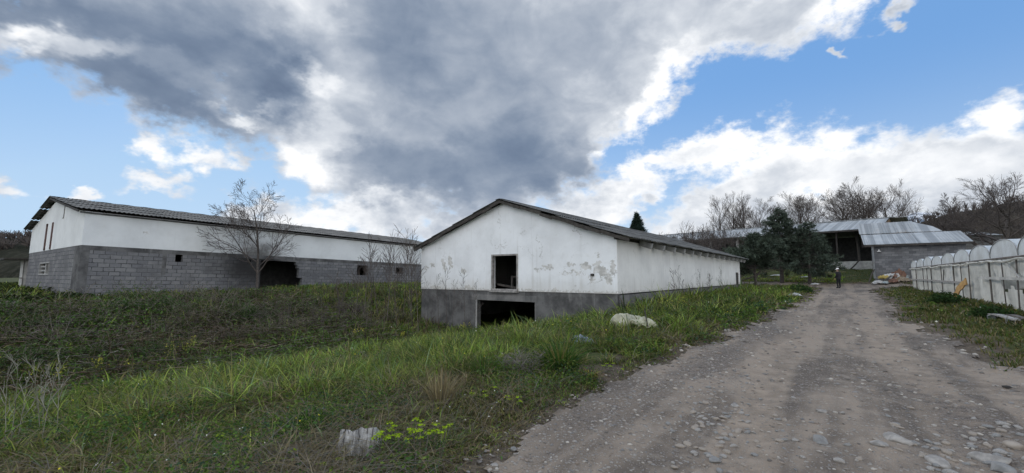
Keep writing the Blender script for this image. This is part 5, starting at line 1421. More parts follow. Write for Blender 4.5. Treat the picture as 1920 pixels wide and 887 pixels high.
# tall dead stalks along the white barn
stalkprot = []
st = [(1268, 575, 500), (1275, 572, 497), (1282, 570, 520), (1302, 566, 528), (1312, 563, 505), (1330, 562, 510), (1335, 561, 508), (1352, 558, 500), (1262, 578, 530), (1290, 568, 530), (1243, 582, 540), (822, 620, 512), (848, 620, 525), (872, 618, 508), (838, 622, 500), (890, 612, 530), (808, 618, 560)]
SP_STALK = [(5, 7, 32, .22, .04, .02), (3, 3, 35, .5, .1, .05), (2, 0, 0, 0, .1, 0)]
for i, (px, by, ty) in enumerate(st):
    if px > 1160: q = on_plane(px, by, Rb + EV * random.uniform(.3, .7), EV)
    else: q = on_plane(px, by, Lb - DV * .7, DV)
    gp = Vector((q.x, q.y, height(q.x, q.y))); H = at_depth(px, ty, q.y).z - gp.z
    lab = 'tall thin dead stalk against the long side wall of the white barn' if px > 1160 else 'tall dead weed stalk before the grey gable base of the white barn'
    gn = 'dead stalks by the barn side wall' if px > 1160 else 'dead stalks before the barn gable'
    if i in (0, 1, 2, 11, 12):
        o = bare_tree('dead_stalk', lab, 'dead stalk', gp, 90 + i, H, SP_STALK, .014, (random.uniform(-.04, .04), 0), .0055, gn, M['twig'], M['twig'], i, (4, 3)); stalkprot.append((o, H))
    else:
        o0, h0 = stalkprot[i % 3 if px > 1160 else 3 + i % 2]; o = copy_tree(o0); o.location = gp; o.scale = (H / h0,) * 3; o.rotation_euler = (0, 0, i * 2.1); tag(o, lab, 'dead stalk', gn)

# ------------------------------------------------------------------ conifers
def m_leaf(name, trans=.25, rough=.8):
    m, t = new_mat(name); c = t.add('ShaderNodeAttribute', attribute_name='tint')
    d = t.add('ShaderNodeBsdfDiffuse', {'Color': c}); tr = t.add('ShaderNodeBsdfTranslucent', {'Color': t.mix(1.0, c, (1.3, 1.35, .8), 'MULTIPLY')})
    t.l.new(t.add('ShaderNodeMixShader', {0: trans, 1: d, 2: tr}), t.outn.inputs[0]); return m
M['needle'] = m_leaf('conifer_needles', .08); M['leaf'] = m_leaf('green_leaves', .3); M['straw'] = m_leaf('dry_blades', .2)
def conifer(name, label, loc, seed, H, R, base, nb, dens, droop=.2, top=.16, col=(.050, .064, .052), trunk=.16, leans=(0, 0), spray=.34, lobes=True, forks=()):
    r = np.random.default_rng(seed); root = thing(name, label, 'conifer', loc)
    segs = []; tp = []
    for i in range(9): tp.append(Vector((leans[0] * i / 8 * H, leans[1] * i / 8 * H, -.1 + H * .95 * i / 8)) + Vector((random.uniform(-.03, .03), random.uniform(-.03, .03), 0)))
    for i in range(8): segs.append((tuple(tp[i]), tuple(tp[i + 1]), trunk * (1 - i / 8.5), trunk * (1 - (i + 1) / 8.5)))
    for (fx, fy, z0, z1) in forks: segs.append(((leans[0] * z0, leans[1] * z0, z0), (fx, fy, z1), trunk * .7, trunk * .4))
    V, F = seg_mesh(segs, 8); np_mesh('trunk', V, F, M['bark'], None, root, True)
    P, Dn = [], []; bs = []
    for b in range(nb):
        t = r.random() ** .8; z = base + (H - base) * t
        prof = (1 - t) ** (.75 if not lobes else .55) * .9 + top * (1 - t); prof *= (.25 + .75 * min(1, t / .12)) if lobes else 1
        a = r.uniform(0, 2 * pi)
        lob = 1.0 if not lobes else .42 + .85 * float(vnoise(a * 1.1 + seed, t * 4.5, seed))
        L = R * prof * lob * r.uniform(.8, 1.12)
        s0 = Vector((leans[0] * z, leans[1] * z, z)); dr = Vector((cos(a), sin(a), r.uniform(-.05, .45) - droop)); e = s0 + dr * L
        bs.append((tuple(s0), tuple(e), .03, .01))
        n = max(2, int(L / spray * 3.0 * dens))
        for k in range(n):
            f = .25 + .75 * r.random() ** .7
            P.append(s0.lerp(e, f) + Vector(r.normal(0, .12, 3)) * (.3 + L * .25)); Dn.append((dr + Vector(r.normal(0, .45, 3)) + Vector((0, 0, .15))).normalized())
    V, F = seg_mesh(bs, 3); np_mesh('limbs', V, F, M['bark'], None, root)
    P = np.array([p[:] for p in P]); Dn = np.array([d[:] for d in Dn]); n = len(P); K = 11
    PP = np.repeat(P, K, 0); DD = np.repeat(Dn, K, 0) + r.normal(0, .5, (n * K, 3)); DD /= np.linalg.norm(DD, axis=1, keepdims=True)
    PP = PP + r.normal(0, spray * .22, (n * K, 3))
    sd_ = np.cross(DD, r.normal(0, 1, (n * K, 3))); sd_ /= np.linalg.norm(sd_, axis=1, keepdims=True)
    Ln = spray * r.uniform(.5, 1.0, (n * K, 1)); Wd = spray * .085
    V = np.stack([PP - sd_ * Wd, PP + sd_ * Wd, PP + DD * Ln], 1).reshape(-1, 3)
    F = np.arange(n * K * 3).reshape(-1, 3)
    tone = np.repeat(r.uniform(.45, 1.9, (n, 1)), K, 0) * r.uniform(.8, 1.2, (n * K, 1))
    C = np.repeat(np.array([col]) * tone + np.array([[.004, .004, 0]]), 3, 0)
    np_mesh('crown', V, F, M['needle'], C, root)
    return root
gp = on_ground(1467, 531); D1 = gp.y
conifer('conifer', 'tallest dark blue green conifer with a bare straight trunk beside the road end', gp, 5, at_depth(1465, 392, D1).z - gp.z, 2.8, 1.35, 200, .85, .05, .4, spray=.34, trunk=.22)
gp = place(1518, 44)
conifer('conifer', 'broad dark conifer hanging low beside the tallest conifer, nearest the open shed wall', gp, 6, at_depth(1512, 418, 44).z - gp.z, 2.5, .9, 150, .85, .25, .5, leans=(.02, 0), trunk=.18)
gp = on_ground(1417, 539)
conifer('conifer', 'smallest dark conifer with a forked trunk near the far barn corner', gp, 8, at_depth(1420, 440, gp.y).z - gp.z, 2.5, 1.25, 170, 1.0, .1, .55, trunk=.15, forks=((.9, 0, .9, 2.0), (-.8, .2, 1.2, 2.1)))
gp = place(1197, 78)
conifer('spruce', 'narrow pointed spruce top showing above the white barn roof', gp, 9, at_depth(1197, 400, 78).z - gp.z, 3.4, 1.5, 420, .8, .35, .0, (.018, .030, .026), spray=.5, lobes=False, trunk=.2)
gp = place(1151, 80)
conifer('spruce', 'small round treetop just breaking the barn roof slope near the ridge', gp, 10, at_depth(1151, 434, 80).z - gp.z, 3.0, 3.5, 160, .8, .1, .3, (.022, .032, .026), spray=.5, trunk=.2)
# far woodland on the hill: bare crowns that read as one mass
wsegs = []; r = random.Random(4)
hv = np.array([v_.co[:] for v_ in hill_r.data.vertices]).reshape(160, 26, 3); hl = np.array([v_.co[:] for v_ in hill_l.data.vertices]).reshape(160, 26, 3)
for k in range(300):
    i = int(r.random() ** 1.2 * 158); j = r.choice([4, 5, 6, 7, 8, 9, 10, 11, 12, 12, 13])
    b0 = Vector(hv[i, j]); H = r.uniform(2, 4)
    if b0.z < 1: continue
    for q in range(16):
        st_ = b0 + Vector((0, 0, H * r.uniform(.0, .45))); e = b0 + Vector((r.gauss(0, H * .22), r.gauss(0, H * .22), H * r.uniform(.55, 1)))
        wsegs.append((tuple(st_), tuple(e), .09, .05))
for k in range(420):
    b0 = Vector(hl[r.randint(95, 150), r.choice([5, 6, 7, 8, 9, 10, 11, 12, 13])]); H = r.uniform(2, 4.5)
    for q in range(16):
        e = b0 + Vector((r.gauss(0, H * .3), r.gauss(0, H * .3), H * r.uniform(.3, 1))); wsegs.append((tuple(b0 + Vector((0, 0, H * r.uniform(0, .4)))), tuple(e), .14, .09))
V, F = seg_mesh(wsegs, 3); tag(np_mesh('woodland', V, F, M['twig']), kind='stuff')
# dark scrub in front of the hill at the far left
r = np.random.default_rng(12)
# ------------------------------------------------------------------ grass, weeds and brambles
iMBn = np.array(iMB); iMCn = np.array(iMC)
CLEAR = []
for px_, py_, r_ in ((1093, 690, .35), (1120, 690, .35), (1140, 690, .3), (1190, 634, .42), (1165, 632, .36), (1215, 632, .36), (1093, 664, .34), (1105, 672, .34), (1080, 664, .25), (666, 880, .17), (690, 875, .14), (362, 850, .12), (1150, 668, .3), (985, 715, .18), (1120, 700, .22)):
    g_ = on_ground(px_, py_); CLEAR.append((g_.x, g_.y, r_))
def inside_building(x, y, pad=.05):
    P = np.stack([x, y, np.zeros_like(x), np.ones_like(x)])
    a = iMBn @ P; b = iMCn @ P
    ins = (a[0] > -pad) & (a[0] < WB + pad) & (a[1] > -pad) & (a[1] < LB + pad)
    ins |= (b[0] > -WC - pad) & (b[0] < pad) & (b[1] > -pad) & (b[1] < LC + pad)
    u, v = xy2uv(x, y)
    for (cx_, cy_, cr_) in CLEAR: ins |= (x - cx_) ** 2 + (y - cy_) ** 2 < cr_ ** 2
    return ins | ((u > U_G - .05) & (v < v_far + .1) & (v > v_far - NB * BAY))
def scatter(n, d0, d1, a0=-57, a1=57, power=0.0):
    az = rng.uniform(radians(a0), radians(a1), n); t = rng.random(n)
    D = d0 * (d1 / d0) ** t if power == 0 else (d0 ** power + t * (d1 ** power - d0 ** power)) ** (1 / power)
    x, y = D * np.sin(az), D * np.cos(az)
    u, v = xy2uv(x, y)
    return x, y, u, v, D
def brush_w(u, v):                                     # 1 inside the bramble thicket on the far bank
    n = (fbm(u * .35, v * .35, 71) - .5) * 4
    return sstep(-13.6, -15.4, u + n * .45) * sstep(-27.4, -24.6, u + n * .3) * sstep(13.5, 9.5, v + n * .9)
def lush_w(u, v, D):
    n = fbm(u * .55, v * .55, 72) - .5; n2 = fbm(u * 1.7, v * 1.7, 73) - .5
    a = sstep(4.8, 9.0, D + n * 6) * .80 + n * 1.7 + n2 * 1.1
    edge = sstep(-.1, -1.5, road_sd(u, v))
    return np.clip(a * (.35 + .65 * edge), 0, 1)

def blades_mesh(name, P, H, Wd, az, lean, col, mat, segs=3, kind='stuff', parent=None):
    n = len(P); t = np.linspace(0, 1, segs + 1)
    up = np.array([0, 0, 1.])
    ld = np.stack([np.cos(az), np.sin(az), np.zeros(n)], -1)
    wa = az + pi / 2 + rng.uniform(-.9, .9, n)
    wd = np.stack([np.cos(wa), np.sin(wa), np.zeros(n)], -1) * (Wd / 2)[:, None]
    V = np.zeros((n, 2 * segs + 1, 3)); 
    for k in range(segs + 1):
        tk = t[k]; c = P + ld * (H * lean * tk ** 1.8)[:, None] + up * (H * (tk - .42 * np.minimum(lean, 1.4) * tk ** 2.2))[:, None]
        if k < segs:
            w = wd * (1 - tk ** 2 * .75); V[:, 2 * k] = c - w; V[:, 2 * k + 1] = c + w
        else: V[:, 2 * k] = c
    m = 2 * segs + 1; F = []
    for k in range(segs - 1): F += [(2 * k, 2 * k + 1, 2 * k + 3), (2 * k, 2 * k + 3, 2 * k + 2)]
    F.append((2 * segs - 2, 2 * segs - 1, 2 * segs))
    F = (np.array(F)[None] + (np.arange(n) * m)[:, None, None]).reshape(-1, 3)
    # older tips are drier: a property of the blade itself
    tip = np.zeros((m,)); tip[-1] = 1
    C = np.repeat(col[:, None], m, 1).reshape(-1, 3)
    return tag(np_mesh(name, V.reshape(-1, 3), F, mat, C, parent), kind=kind) if kind else np_mesh(name, V.reshape(-1, 3), F, mat, C, parent)

GREENS = np.array([(.080, .128, .030), (.105, .148, .036), (.060, .098, .040), (.125, .155, .048), (.070, .100, .064), (.130, .138, .055)])
DRY = np.array([(.22, .175, .10), (.17, .135, .08), (.27, .225, .14), (.13, .105, .07), (.20, .18, .13)])
OLIVE = np.array([(.075, .080, .030), (.095, .090, .040), (.060, .070, .025), (.12, .105, .055)])

# tufts: centres first, then the blades round each
def tufts(n, d0, d1, keepf, nb, a0=-57, a1=57, power=0.0):
    x, y, u, v, D = scatter(n, d0, d1, a0, a1, power)
    k = keepf(x, y, u, v, D) > rng.random(n); k &= ~inside_building(x, y)
    x, y, u, v, D = x[k], y[k], u[k], v[k], D[k]
    return x, y, u, v, D
def left_side(x, y, u, v, D):
    sd = road_sd(u, v)
    d = sstep(.32, -.40, sd) * (u < .5) * (.35 + .65 * fbm(u * .9, v * .9, 74)) * (1 - .62 * brush_w(u, v))
    bare = sstep(.60, .72, fbm(u * .6 + 4, v * .6, 75)) * sstep(13, 6, D)
    d = d * (1 - .75 * bare)
    return d
x, y, u, v, D = tufts(105000, 2.3, 62, left_side, 9)
NBL = 9
R1 = lambda q_: q_
lush = lush_w(u, v, D)
th = (.12 + .24 * lush * (.55 + .9 * fbm(u * 1.3, v * 1.3, 76)) + .08 * rng.random(len(u))) * rng.uniform(.7, 1.3, len(u))
th *= 1 + .7 * ((u > -7.0) & (u < -5.4) & (v > 15) & (v < 42))
th *= R1(rng.uniform(.55, 1.5, len(u))) * np.where(v > 40, .8, 1.0) * np.where((u < -22) & (v > 6), .75, 1) * sstep(.3, -1.2, road_sd(u, v)) + .04
n = len(x); R = lambda a: np.repeat(a, NBL, 0)
spread = (.05 + .10 * rng.random(n)) * np.clip(D / 9, .8, 2.4)
az = rng.uniform(0, 2 * pi, n * NBL); rr = np.sqrt(rng.random(n * NBL)) * R(spread)
bx, by = R(x) + np.cos(az) * rr, R(y) + np.sin(az) * rr
bz = height(bx, by) - .01
H = R(th) * rng.uniform(.5, 1.25, n * NBL)
dryp = np.clip(.56 - .52 * R(lush) + .85 * (R(fbm(u * 1.1, v * 1.1, 77)) - .5), .02, .9)
isdry = rng.random(n * NBL) < dryp
fam = rng.integers(0, len(GREENS), n)
gcol = GREENS[R(fam)] * rng.uniform(.8, 1.2, (n * NBL, 1)) * R(rng.uniform(.45, 1.75, n))[:, None] * R(.65 + 1.45 * fbm(u * .6, v * .6, 78))[:, None] * np.array([[1.06, 1.0, .9]])
ocol = OLIVE[rng.integers(0, len(OLIVE), n * NBL)] * rng.uniform(.8, 1.2, (n * NBL, 1))
gcol = np.where((rng.random(n * NBL) < .45 - .4 * R(lush))[:, None], ocol, gcol)
dcol = DRY[rng.integers(0, len(DRY), n * NBL)] * rng.uniform(.7, 1.15, (n * NBL, 1))
col = np.where(isdry[:, None], dcol, gcol)
lean = np.where(isdry, rng.uniform(.5, 1.9, n * NBL), rng.uniform(.25, 1.45, n * NBL))
Wd = (.008 + .007 * rng.random(n * NBL)) * np.clip(R(D) / 5.5, 1, 5)
blades_mesh('grass', np.stack([bx, by, bz], -1), H, Wd, az + rng.uniform(-.7, .7, n * NBL), lean, col, M['leaf'])
print('grass blades', n * NBL)

# short turf on the other verge and beyond the track
def right_side(x, y, u, v, D):
    sd = road_sd(u, v)
    r_ = (u > .5) & (v < 52)
    f_ = v >= 50
    d = sstep(.05, -.7, sd + (fbm(u * 1.4, v * 1.4, 79) - .5) * .9) * (.4 + .6 * fbm(u * .8, v * .8, 80))
    return d * np.where(r_ | f_, 1.0, 0.0)
x, y, u, v, D = tufts(36000, 6, 75, right_side, 8, 5, 57, .35)
n = len(x); th = (.06 + .10 * fbm(u * .7, v * .7, 81) + .05 * rng.random(n)) * (1 + .5 * sstep(2.8, 4.6, u) * (v < 50))
spread = (.06 + .10 * rng.random(n)) * np.clip(D / 9, .8, 2.6)
az = rng.uniform(0, 2 * pi, n * NBL); rr = np.sqrt(rng.random(n * NBL)) * R(spread)
bx, by = R(x) + np.cos(az) * rr, R(y) + np.sin(az) * rr
col = OLIVE[rng.integers(0, len(OLIVE), n * NBL)] * rng.uniform(.7, 1.2, (n * NBL, 1)) * R(.8 + .5 * fbm(u * .5, v * .5, 82))[:, None]
g2 = GREENS[rng.integers(0, len(GREENS), n * NBL)] * rng.uniform(.7, 1.1, (n * NBL, 1))
col = np.where((rng.random(n * NBL) < .38)[:, None], g2, col)
col = np.where((rng.random(n * NBL) < .14)[:, None], DRY[rng.integers(0, len(DRY), n * NBL)], col)
blades_mesh('verge_grass', np.stack([bx, by, height(bx, by) - .01], -1), R(th) * rng.uniform(.5, 1.3, n * NBL), (.007 + .005 * rng.random(n * NBL)) * np.clip(R(D) / 6, 1, 5), az, rng.uniform(.2, 1.2, n * NBL), col, M['leaf'])
print('verge', n * NBL)

# dead straw lying about
x, y, u, v, D = scatter(36000, 2.3, 22, -57, 40)
w = sstep(.25, -.5, road_sd(u, v)) * (u < 0) * (1 - lush_w(u, v, D) * .5) * sstep(.35, .6, fbm(u * .7, v * .7, 83)) * (1 - inside_building(x, y))
k = w > rng.random(len(u)); x, y, D = x[k], y[k], D[k]; n = len(x)
col = DRY[rng.integers(0, len(DRY), n)] * rng.uniform(.6, 1.1, (n, 1)); gm_ = (rng.random(n) < .35)[:, None]
col = np.where(gm_, np.array([[.16, .145, .13]]) * rng.uniform(.6, 1.2, (n, 1)), col)
blades_mesh('straw', np.stack([x, y, height(x, y) + rng.uniform(.005, .09, n)], -1), rng.uniform(.12, .42, n), .006 * np.clip(D / 5, .9, 3), rng.uniform(0, 2 * pi, n), rng.uniform(1.6, 3.2, n), col, M['straw'], 3)

# leafy weeds: rosettes of small broad leaves
def leaves_mesh(name, P, size, nrm, col, mat, parent=None, kind='stuff', aspect=.5):
    n = len(P); nrm = nrm / np.linalg.norm(nrm, axis=1, keepdims=True)
    t_ = np.cross(nrm, rng.normal(0, 1, (n, 3))); t_ /= np.maximum(np.linalg.norm(t_, axis=1, keepdims=True), 1e-6); b_ = np.cross(nrm, t_)
    s = size[:, None]
    V = np.stack([P - t_ * s * .5, P + b_ * s * aspect * .5 + nrm * s * .06, P + t_ * s * .5 - nrm * s * .08, P - b_ * s * aspect * .5 + nrm * s * .06], 1).reshape(-1, 3)
    F = np.arange(n * 4).reshape(-1, 4)
    o = np_mesh(name, V, F, mat, np.repeat(col, 4, 0), parent)
    return tag(o, kind=kind) if kind else o
x, y, u, v, D = scatter(42000, 2.3, 30, -57, 45)
w = sstep(0, -.5, road_sd(u, v)) * sstep(.42, .62, fbm(u * .9, v * .9, 84)) * np.where(u < .5, 1.0, .12) * (u < 4.7) * (1 - .3 * brush_w(u, v)) * (1 - inside_building(x, y))
k = w > rng.random(len(u)); x, y, u, v, D = x[k], y[k], u[k], v[k], D[k]; n = len(x); K = 15
R = lambda a: np.repeat(a, K, 0)
hh = rng.uniform(.08, .34, n) * (.5 + .5 * (u < 0)); a = rng.uniform(0, 2 * pi, n * K); q = rng.random(n * K)
rad = R(hh) * (.25 + .5 * rng.random(n * K))
P = np.stack([R(x) + np.cos(a) * rad, R(y) + np.sin(a) * rad, 0 * a], -1); P[:, 2] = height(P[:, 0], P[:, 1]) + R(hh) * q
nr = np.stack([np.cos(a) * .7, np.sin(a) * .7, np.ones(n * K)], -1) + rng.normal(0, .35, (n * K, 3))
wc_ = np.array([(.055, .105, .030), (.080, .135, .028), (.045, .080, .045), (.105, .145, .036)])
col = wc_[R(rng.integers(0, 4, n))] * rng.uniform(.75, 1.2, (n * K, 1)) * R(rng.uniform(.5, 1.5, n))[:, None]
leaves_mesh('weeds', P, rng.uniform(.018, .045, n * K) * np.clip(R(D) / 6, .9, 3), nr, col, M['leaf'], aspect=.55)

# tiny daisies and mustard specks in the grass
x, y, u, v, D = scatter(2200, 3, 30, -57, 50)
w = sstep(0, -.6, road_sd(u, v)) * sstep(.5, .66, fbm(u * .7, v * .7, 85)) * (u < 4.7) * (1 - inside_building(x, y))
k = w > rng.random(len(u)); x, y, D = x[k], y[k], D[k]; n = len(x)
hz = rng.uniform(.10, .42, n)
col = np.where((rng.random(n) < .55)[:, None], np.array([[.62, .62, .58]]), np.array([[.55, .48, .05]]))
P = np.stack([x, y, height(x, y) + hz], -1)
leaves_mesh('wildflowers', P, rng.uniform(.012, .022, n) * np.clip(D / 6, .9, 2.6), rng.normal(0, .5, (n, 3)) + [0, -.4, 1], col, M['leaf'], aspect=.9)

# ---- bramble thicket: a low tangle first, the bushes that stand out of it follow further down
x, y, u, v, D = scatter(30000, 9, 34, -62, -4, 1.2)
w = brush_w(u, v) * (1 - inside_building(x, y, .2)); k = w > rng.random(len(u)) * 1.05
x, y, u, v, D = x[k][:9000], y[k][:9000], u[k][:9000], v[k][:9000], D[k][:9000]; n = len(x)
mound = .25 + .75 * fbm(u * .55, v * .55, 86)
hmax = (.08 + .40 * mound ** 2 + .25 * (rng.random(n) < .08)) * sstep(0, .7, brush_w(u, v))
hmax *= np.where(u < -22.5, .75, 1)
a = rng.uniform(0, 2 * pi, n); L = rng.uniform(.6, 1.7, n) * (.6 + .6 * mound)
segs_P = []; NS = 6
t = np.linspace(0, 1, NS + 1)
zz = height(x, y)
C = np.zeros((n, NS + 1, 3))
bend = rng.uniform(-1, 1, n); upr = rng.random(n) < .42; L = np.where(upr, L * .35, L); hmax = np.where(upr, hmax * 1.15 + .12, hmax)
for i, ti in enumerate(t):
    aa = a + bend * ti
    C[:, i, 0] = x + np.cos(aa) * L * ti; C[:, i, 1] = y + np.sin(aa) * L * ti
    C[:, i, 2] = zz + hmax * rng.uniform(.85, 1.15) * 1.5 * (ti - .62 * ti * ti) * 1.1
r0 = (.0062 * np.clip(D / 10, .9, 2.2)); 
P0 = C[:, :-1].reshape(-1, 3); P1 = C[:, 1:].reshape(-1, 3); rr0 = np.repeat(r0, NS)
d = P1 - P0; d /= np.maximum(np.linalg.norm(d, axis=1, keepdims=True), 1e-9)
xx = np.cross(d, [[.3, .2, 1.]]); xx /= np.maximum(np.linalg.norm(xx, axis=1, keepdims=True), 1e-9); yy = np.cross(xx, d)
ang = np.arange(3) * 2 * pi / 3
ring = xx[:, None] * np.cos(ang)[None, :, None] + yy[:, None] * np.sin(ang)[None, :, None]
V = np.concatenate([P0[:, None] + ring * rr0[:, None, None], P1[:, None] + ring * (rr0 * .9)[:, None, None]], 1).reshape(-1, 3)
b = np.arange(len(P0))[:, None] * 6; j = np.arange(3)[None]; kk_ = (j + 1) % 3
F = np.stack([b + j, b + kk_, b + 3 + kk_, b + 3 + j], -1).reshape(-1, 4)
zone = fbm(u * .28, v * .28, 97) + rng.normal(0, .05, n)
cc = np.array([(.14, .125, .112), (.06, .047, .04), (.22, .20, .18), (.08, .06, .05)])[rng.integers(0, 4, n)] * rng.uniform(.6, 1.2, (n, 1))
cc = np.where((zone > .55)[:, None], cc * np.array([[1.35, 1.2, 1.0]]), cc)
tag(np_mesh('bramble_canes', V, F, M['straw'], np.repeat(cc, NS * 6, 0)), kind='stuff')
K = 17; R = lambda q_: np.repeat(q_, K, 0)
sel = rng.integers(1, NS + 1, n * K); P = C[R(np.arange(n)), sel] + rng.normal(0, .07, (n * K, 3)); P[:, 2] -= rng.random(n * K) * .12
P[:, 2] = np.maximum(P[:, 2], height(P[:, 0], P[:, 1]) + .02)
gp_ = fbm(R(u) * .5, R(v) * .5, 87)
col = np.where((gp_ + rng.normal(0, .12, n * K) > .44)[:, None], np.array([[.062, .105, .030]]), np.array([[.078, .080, .038]])) * rng.uniform(.5, 1.5, (n * K, 1))
kz = (R(zone) < .56) | (rng.random(n * K) < .25)
P, col, D_l = P[kz], col[kz] * (1 + .7 * (R(zone)[kz] < .42))[:, None], R(D)[kz]; nk = len(P)
leaves_mesh('bramble_leaves', P, rng.uniform(.035, .08, nk) * np.clip(D_l / 13, .8, 1.8), rng.normal(0, .6, (nk, 3)) + [0, 0, 1], col, M['leaf'], aspect=.6)

# dry brown stems standing thinly in the grass between the two barns and over the bank
x, y, u, v, D = scatter(9000, 9, 32, -45, -8, .9)
w = sstep(-13.5, -16, u) * sstep(-25.5, -23.5, u) * sstep(22, 15, v) * sstep(.38, .6, fbm(u * .5, v * .5, 95)) * (1 - inside_building(x, y, .2))
k = w > rng.random(len(u)); x, y, u, v, D = x[k], y[k], u[k], v[k], D[k]; n = len(x)
col = np.array([(.13, .10, .075), (.085, .06, .05), (.17, .14, .11)])[rng.integers(0, 3, n)] * rng.uniform(.6, 1.15, (n, 1))
blades_mesh('dead_stems', np.stack([x, y, height(x, y)], -1), rng.uniform(.3, .95, n), .009 * np.clip(D / 9, .9, 2), rng.uniform(0, 2 * pi, n), rng.uniform(.1, .7, n), col, M['straw'], 3)

# dark grassy scrub round the foot of the barns and beyond, at the far left
x, y, u, v, D = scatter(9000, 26, 70, -58, -44, .8)
k = ~inside_building(x, y, .3) & (fbm(u * .2, v * .2, 88) > .42); x, y, D = x[k], y[k], D[k]; n = len(x); K = 9
R = lambda q_: np.repeat(q_, K, 0)
P = np.stack([R(x), R(y), 0 * R(x)], -1) + rng.normal(0, .3, (n * K, 3)); P[:, 2] = height(P[:, 0], P[:, 1]) + rng.random(n * K) ** 1.5 * .4
leaves_mesh('scrub', P, rng.uniform(.1, .22, n * K), rng.normal(0, .6, (n * K, 3)) + [0, 0, 1], np.array([[.03, .04, .018]]) * rng.uniform(.5, 1.6, (n * K, 1)), M['leaf'])

# ------------------------------------------------------------------ single plants one can point to
def blade_plant(name, label, cat, at_, n, h, spread, wid, cols, lean=(.3, 1.1), group=None, mat='leaf', seed=0):
    root = thing(name, label, cat, at_, 0, group)
    az = rng.uniform(0, 2 * pi, n); rr = np.sqrt(rng.random(n)) * spread
    P = np.stack([np.cos(az) * rr, np.sin(az) * rr, np.zeros(n)], -1)
    cols = np.array(cols)
    blades_mesh('blades', P, h * rng.uniform(.55, 1.1, n), wid * rng.uniform(.7, 1.3, n), az + rng.uniform(-.5, .5, n), rng.uniform(*lean, n), cols[rng.integers(0, len(cols), n)] * rng.uniform(.75, 1.2, (n, 1)), M[mat], 4, None, root)
    return root
G = lambda px, py: on_ground(px, py)
blade_plant('grass_tuft', 'tall dense bright green grass tuft beside the dead twiggy bush', 'grass tuft', G(1052, 698), 300, .60, .20, .019, [(.05, .10, .026), (.075, .125, .03), (.035, .075, .022), (.16, .14, .06)], (.25, 1.5))
blade_plant('straw_clump', 'upright clump of dead straw stalks on bare soil in the near grass', 'dry grass clump', G(826, 768), 170, .52, .12, .010, DRY, (.05, .7), mat='straw')
blade_plant('straw_clump', 'yellowing leaf clump on the bare patch below the blue grey rag', 'dry grass clump', G(1108, 712), 50, .22, .06, .016, [(.30, .24, .06), (.20, .20, .06), (.28, .18, .08)], (.5, 1.4))
blade_plant('grass_tuft', 'upright dark green leaf tuft in the near grass behind the bleached stump', 'grass tuft', G(575, 828), 90, .34, .07, .018, [(.035, .085, .02), (.05, .10, .025)], (.15, .8))
for px, py, lab in ((1085, 640, 'dark green grass tuft just behind the blue grey rag'), (1130, 628, 'green grass tuft at the front edge of the cream tarpaulin'), (905, 710, 'green grass tuft in front of the dead twiggy bush'), (1395, 568, 'bright green grass tuft low by the track near the barn end')):
    blade_plant('grass_tuft', lab, 'grass tuft', G(px, py), 260, .42, .22, .013, [(.04, .09, .02), (.05, .11, .025), (.07, .10, .03)], (.3, 1.2))
for px, py, lab in ((1500, 548, 'dark low bush at the corner of the grass where the tracks meet'), (1775, 568, 'dark leafy weed at the foot of the ochre board'), (1860, 596, 'dark green bushy weed behind the raised grey plank'), (1250, 618, 'grey green leafy weed at the end of the cream tarpaulin')):
    root = thing('leafy_bush', lab, 'bush', G(px, py)); dd_ = (G(px, py) - EYE).length; n = 900; s_ = dd_ / 30 + .25
    P = rng.normal(0, 1, (n, 3)); P /= np.linalg.norm(P, axis=1, keepdims=True); P *= (rng.random((n, 1)) ** .5); P *= np.array([.8, .8, .5]) * s_ * .7; P *= (.7 + .6 * vnoise(P[:, 0] * 4 / s_, P[:, 1] * 4 / s_, 90))[:, None]; P[:, 2] = np.abs(P[:, 2]) + .03
    leaves_mesh('foliage', P, rng.uniform(.04, .08, n) * (1 + dd_ / 30), rng.normal(0, .6, (n, 3)) + [0, 0, .8], np.array([[.034, .062, .024]]) * rng.uniform(.55, 1.5, (n, 1)), M['leaf'], root, None)
    sg = [((0, 0, -.05), tuple(P[i]), .012, .005) for i in range(0, 60)]; Vv, Ff = seg_mesh(sg, 3); np_mesh('stems', Vv, Ff, M['twig'], None, root)
def twig_bush(label, at_, R_, H, n, seed, mat, rad=.004):
    root = thing('dead_bush', label, 'dead bush', at_); r = random.Random(seed); sg = []
    for i in range(n):
        a = r.uniform(0, 2 * pi); p = Vector((cos(a), sin(a), 0)) * r.uniform(0, R_ * .35); d = Vector((cos(a) * r.uniform(.2, 1), sin(a) * r.uniform(.2, 1), r.uniform(.3, 1))).normalized()
        L = R_ * r.uniform(.7, 1.2)
        for k in range(5):
            q = p + d * L / 5; d = (d + Vector((r.uniform(-.5, .5), r.uniform(-.5, .5), r.uniform(-.5, .3)))).normalized()
            q.z = max(.0, min(q.z, H)); sg.append((tuple(p), tuple(q), rad * (1 - k * .12), rad * (.9 - k * .12))); p = q
            if r.random() < .6: sg.append((tuple(p), tuple(p + Vector((r.uniform(-.1, .1), r.uniform(-.1, .1), r.uniform(-.02, .09)))), rad * .6, rad * .4))
    Vv, Ff = seg_mesh(sg, 3); np_mesh('twigs', Vv, Ff, mat, None, root); return root
